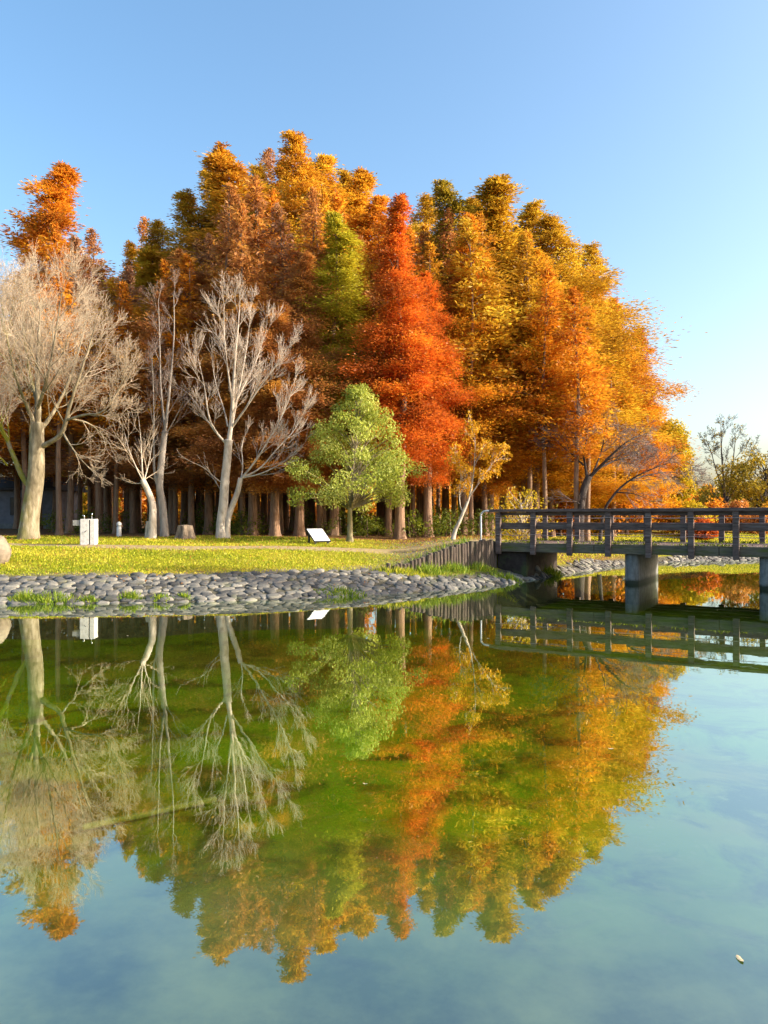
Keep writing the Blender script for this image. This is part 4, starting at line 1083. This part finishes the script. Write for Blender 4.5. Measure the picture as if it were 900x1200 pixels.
# ------------------------------------------------------------------ beyond the bridge
def far_side():
    bl = broadleaf
    bl('broadleaf_tree', 'rounded yellow green tree at the end of the grove', 'tree', pxx(784, 51), 51, 7.0, 1.25, 1.2, M['yellowgreen'], M['limb'], 101, 110, 46, .20, None, .16, .2, None, 0, True, (.6, 1.0))
    bl('broadleaf_tree', 'dull olive tree with low spreading crown beyond the bridge', 'tree', pxx(897, 52), 52, 5.2, 2.6, 1.4, M['darkolive'], M['darkb'], 103, 80, 22, .22, None, .15, .2, None, 0, True, (.5, .9))
    bl('broadleaf_tree', 'dull olive tree just outside the edge beyond the bridge', 'tree', pxx(950, 56), 56, 7.5, 3.2, 1.6, M['darkolive'], M['darkb'], 104, 90, 22, .24, None, .18, .2, None, 0, True, (.6, 1.0))
    row = [
        (655, 40.7, 2.90, 'orange', 'small orange tree between the near bridge posts'),
        (690, 42.9, 3.40, 'yellow', 'small yellow tree behind the third bridge post'),
        (712, 44.4, 2.60, 'yellowgreen', 'pale green bush seen through the middle of the railing'),
        (735, 42.2, 3.50, 'orange', 'orange tree low behind the bridge railing above the pier'),
        (762, 45.9, 3.70, 'gold', 'gold tree behind the railing under the dark red redwood'),
        (790, 44.4, 1.65, 'yellow', 'bright yellow tree seen through the railing beyond the pier'),
        (812, 42.9, 1.65, 'yellowgreen', 'lime yellow bush seen through the railing beyond the pier'),
        (822, 41.4, 0.75, 'darkred', 'low dull red bush seen through the bridge railing'),
        (838, 48.8, 1.65, 'orange', 'orange tree under the tall airy bare tree'),
        (862, 45.9, 1.65, 'rust', 'rust coloured tree behind the last bridge posts'),
        (890, 44.4, 0.95, 'rust', 'low rusty bush under the dull olive tree'),
        (905, 48.8, 1.50, 'gold', 'gold tree far behind the olive tree'),
        (935, 51.8, 1.50, 'orange', 'orange tree far beyond the pond'),
        (600, 64.0, 4.40, 'gold', 'gold tree seen low behind the bridge end'),
        (630, 68.0, 5.00, 'orange', 'orange tree far behind the bridge end'),
    ]
    for i, (p, Y, H, c, lab) in enumerate(row):
        bl('small_tree' if ' tree' in lab.split('behind')[0].split('under')[0] else 'bush', lab, 'tree' if ' tree' in lab.split('behind')[0].split('under')[0] else 'bush', pxx(p, Y), Y, H, H*.46+.3, .35, M[c], M['limb'], 120+i, 48, 22, .22, 'low autumn trees beyond the bridge', .09, .15, lambda u: (1-u**2.2*.75)*min(1, .7+u), 0, True, (.45, .8))
    rng = random.Random(9)
    for i in range(22):
        Y = rng.uniform(66, 76); p = 40+i*25+rng.uniform(-10, 10)
        bl('small_tree', 'sunlit low tree glimpsed between the trunks at the back of the grove', 'tree', pxx(p, Y), Y, rng.uniform(8.0, 12.0), rng.uniform(1.8, 2.6), .3, M[rng.choice(['gold', 'yellow', 'orange', 'gold', 'yellowgreen'])], M['limb'], 220+i, 60, 10, .38, 'sunlit trees behind the grove', .09, .1, lambda u: (1-u**2.5*.7), 0, False, (.7, 1.1))
    rng = random.Random(4)
    for i in range(26):
        Y = rng.uniform(85, 130); p = -80+i*43+rng.uniform(-15, 15)
        bl('distant_tree', 'distant autumn tree closing the horizon behind the park', 'tree', pxx(p, Y), Y, rng.uniform(4.5, 7.5), rng.uniform(3, 4.5), .3, M[rng.choice(['gold', 'darkolive', 'orange', 'rust', 'yellowgreen'])], M['limb'], 160+i, 40, 9, .5, 'distant trees closing the horizon', .15, .1, lambda u: (1-u**2.5*.7), 0, False, (1.0, 1.6))
    PA = dict(max=4, blvl=1, n=[7, 5, 5, 4], ang=(22, 48), ratio=(.42, .68), wander=.10, up=lambda l: 0.05, rmin=.008)
    def airy(b, q):
        b.limb([Vector((0, 0, -.05)), q(850, 598), q(849, 580), q(848, 560), q(846, 535), q(845, 505)], .22, .05, PA, 0, .5, 2.6)
        b.limb([q(850, 590), q(856, 570, .3), q(859, 545, .4), q(862, 515, .5)], .15, .04, PA, 0, .4, 2.6)
        b.limb([q(851, 590), q(862, 572, -.3), q(872, 548, -.5), q(884, 525, -.5)], .12, .03, PA, 0, .4, 2.2)
        b.limb([q(849, 575), q(840, 555, .5), q(834, 530, .6), q(828, 515, .7)], .09, .03, PA, 0, .4, 2.0)
        b.limb([q(849, 592), q(838, 580, -.4), q(828, 565, -.4)], .06, .02, PA, 1, .3, 1.6)
    t, b = bare_tree('airy_tree', 'tall airy dark tree with few leaves against the white sky', 131, 850, 60, airy, M['darkb'], M['darkb'], M['darkb'], None)
    rs = np.random.RandomState(8); rng = random.Random(8)
    tips = [tuple(p) for p, d in b.tips if rng.random() < .03]
    link('leaves', leaf_cluster_mesh('leaves', tips, [.3]*len(tips), 4, .15, rs), M['darkolive'], t)
far_side()

# ------------------------------------------------------------------ grass and small growth
def lawn_grass():
    rs = np.random.RandomState(3); n = 150000
    X = rs.uniform(-17, 4.5, n); Yy = 19.4+11.6*rs.rand(n)**1.25
    d = shore_d(X, Yy)
    clump = np.sin(X*1.7+np.sin(Yy*2.1))*np.sin(Yy*2.9+np.sin(X*1.3))
    keep = (d > np.where(X < .5, 2.1, 2.6)+rs.normal(0, .12, n)) & (path_d(X, Yy) > .46+rs.normal(0, .1, n)) & (rs.rand(n) < .62+.38*clump) & (rs.rand(n) > .85*sstep(-1.5, 1.0, X))
    X, Yy = X[keep], Yy[keep]; n = len(X); Z = hz(X, Yy)
    h = rs.uniform(.03, .085, n)
    A = np.stack([rs.normal(0, .55, n), rs.normal(0, .55, n), np.ones(n)], -1)
    P = np.stack([X, Yy, Z+h*.42], -1)
    Nn = rs.normal(0, 1, (n, 3)); Nn[:, 1] -= .8
    tint = .5+.22*np.sin(X*.8+np.sin(Yy*1.1)*1.5)*np.sin(Yy*1.3)+rs.normal(0, .2, n)-.12*sstep(26, 29, Yy)
    o = link('grass', leaf_mesh('grass', P, A, Nn, h*1.1, rs.uniform(.012, .03, n), tint), M['lawn'])
    tag(o, 'short yellow green lawn grass on the bank', 'grass', None, 'stuff')
    # right bank lawn behind the bridge
    n = 60000; X = rs.uniform(5, 24, n); Yy = rs.uniform(25, 46, n); d = shore_d(X, Yy); keep = (d > .95+rs.normal(0, .2, n)) & (d < 7); X, Yy = X[keep], Yy[keep]; n = len(X)
    h = rs.uniform(.05, .12, n); A = np.stack([rs.normal(0, .5, n), rs.normal(0, .5, n), np.ones(n)], -1)
    o = link('grass', leaf_mesh('grass', np.stack([X, Yy, hz(X, Yy)+h*.42], -1), A, rs.normal(0, 1, (n, 3)), h, rs.uniform(.02, .045, n), rs.normal(.6, .2, n)), M['lawn'])
    tag(o, 'pale grass on the far bank behind the bridge', 'grass', None, 'stuff')
lawn_grass()
def litter():
    rs = np.random.RandomState(12); n = 13000
    X = rs.uniform(-17, 6, n); Y = 19.2+12*rs.rand(n); d = shore_d(X, Y)
    dens = .25+.5*np.clip(np.sin(X*.9+np.sin(Y*1.7))*np.sin(Y*1.1+X*.3), 0, 1)+.5*sstep(25, 30, Y)
    k = (d > .3) & (rs.rand(n) < dens) & (rs.rand(n) < np.where(d < 2, .5, 1)); X, Y = X[k], Y[k]; n = len(X)
    A = rs.normal(0, 1, (n, 3)); A[:, 2] *= .25; Nn = rs.normal(0, .35, (n, 3)); Nn[:, 2] = 1
    Z = hz(X, Y)+.055+.03*(shore_d(X, Y) < 2)
    o = link('fallen_leaves', leaf_mesh('fallen_leaves', np.stack([X, Y, Z], -1), A, Nn, rs.uniform(.04, .09, n), rs.uniform(.025, .05, n), rs.normal(.35, .25, n)), M['rust'])
    tag(o, 'brown fallen leaves scattered over lawn and cobbles', 'fallen leaves', None, 'stuff')
litter()

def tuft(x, y, w, h, n, mat, label, cat='grass tuft', seed=1, flower=False):
    rs = np.random.RandomState(seed); z = hz1(x, y)
    P, A, Ln = [], [], []
    rx = rs.normal(0, w*.5, n); ry = rs.normal(0, w*.22, n)
    hh = h*rs.uniform(.45, 1.15, n)*np.exp(-(rx/w)**2*.8)
    A = np.stack([rs.normal(0, .42, n)+rx*.6, rs.normal(0, .42, n), np.ones(n)], -1); A /= np.linalg.norm(A, axis=1, keepdims=True)
    zz = hz(x+rx, y+ry)-z
    P = np.stack([rx, ry, zz], -1)+A*(hh*.45)[:, None]
    me = leaf_mesh('grass_tuft', P, A, np.stack([rs.normal(0, 1, n), -np.ones(n), rs.normal(0, .3, n)], -1), hh, rs.uniform(.012, .028, n), rs.normal(.5, .22, n))
    o = link('grass_tuft', me, mat); o.location = (x, y, z); tag(o, label, cat, 'grass tufts along the waterline'); return o
def tufts():
    def at(p, Y): return pxx(p, Y), Y
    L_ = [
        (40, 17.3, .75, .22, 520, 'broad bright green grass tuft at the waterline below the boulder'),
        (12, 17.4, .35, .28, 220, 'small green grass tuft at the waterline by the photo edge'),
        (95, 17.6, .22, .2, 140, 'little green tuft between the sunlit cobbles'),
        (143, 17.7, .30, .24, 160, 'green tuft where the cobbles fall into shade'),
        (178, 17.6, .28, .22, 150, 'green tuft among shaded cobbles near the waterline'),
        (203, 17.6, .20, .18, 120, 'tiny green tuft on the shaded cobbles'),
        (405, 19.5, .70, .22, 420, 'wide olive tuft at the water below the green tree'),
        (470, 20.9, .8, .26, 420, 'yellowish grass patch at the low end of the log row'),
        (505, 21.2, .7, .36, 420, 'taller yellow green grass patch at the middle of the log row'),
        (535, 22.0, .7, .36, 420, 'fresh green grass patch under the higher logs'),
        (565, 22.9, .7, .34, 420, 'green grass patch under the log row next to the abutment'),
        (600, 23.2, .6, .25, 300, 'grass patch at the foot of the bridge abutment'),
        (645, 26.6, .6, .40, 420, 'deep green grass clump beside the abutment under the deck'),
        (590, 22.3, .5, .16, 260, 'dry straw tuft on the cobbles before the abutment'),
    ]
    for i, (p, Y, w, h, n, lab) in enumerate(L_):
        x, y = at(p, Y)
        yy = np.interp(x, SHS[:, 0], SHS[:, 1])
        if i < 6: y = yy+0.16+(.1 if i % 2 else 0)
        if i in (7, 8, 9, 10): y = np.interp(x, WA[:, 0], WA[:, 1])-.30
        if i == 11: y = yy+.5
        if i == 6: y = yy+0.1
        tuft(x, y, w, h, n, M['lawn'] if i in (7, 13) else M['reed'], lab, seed=i+1)
tufts()

def floating_leaves():
    rng = random.Random(6)
    spots = [(865, 1122), (428, 918), (715, 877), (572, 748), (150, 745), (240, 736), (768, 690), (845, 700), (840, 715), (700, 752)]
    first = None
    for i, (a, b) in enumerate(spots):
        Y = CAM_Z*FPX/(b-HOR); x = pxx(a, Y)
        if first is None:
            V = []; nn = 10
            for k in range(nn):
                t = 2*math.pi*k/nn; r = .018*(1+.25*math.cos(2*t)); V.append((r*1.2*math.cos(t), r*.8*math.sin(t), .003+.002*math.cos(2*t)))
            V.append((0, 0, .0035)); me = bpy.data.meshes.new('floating_leaf'); me.from_pydata(V, [], [(k, (k+1) % nn, nn) for k in range(nn)])
            o = link('floating_leaf', me, mat_simple('pale_leaf', (.40, .30, .16), (.62, .52, .36), 20, .6)); first = o
        else: o = first.copy(); COL.objects.link(o)
        o.location = (x, Y, 0.002); o.rotation_euler = (0, 0, rng.uniform(0, 6)); k = rng.uniform(.6, 1.1); o.scale = (k, k, 1)
        tag(o, 'pale fallen leaf floating on the still pond', 'leaf', 'fallen leaves floating on the pond')
floating_leaves()

broadleaf('conifer', 'tall dense conifer added unseen outside the frame to shade the cobbles', 'tree', 25.0, 16.6, 12.8, 3.2, .6, M['darkolive'], M['limb'], 301, 150, 26, .34, None, .25, .3, lambda u: max(.06, (1-u)*1.05), 0, True, (.7, 1.1))  # unseen tree, added and shaped to throw shade over the cobble bank
def sunken_kerb():
    t = box_obj('sunken_kerb', (0, 0, 0), (1.2, .06, .05), mat_simple('kerb_slime', (.20, .21, .06), (.30, .30, .10), 6, .9), None, None, .02)
    t.location = (-2.05, 6.8, -.60); t.rotation_euler = (0, 0, R(34))
    tag(t, 'pale sunken edging slab lying on the pond bed', 'edging')
sunken_kerb()
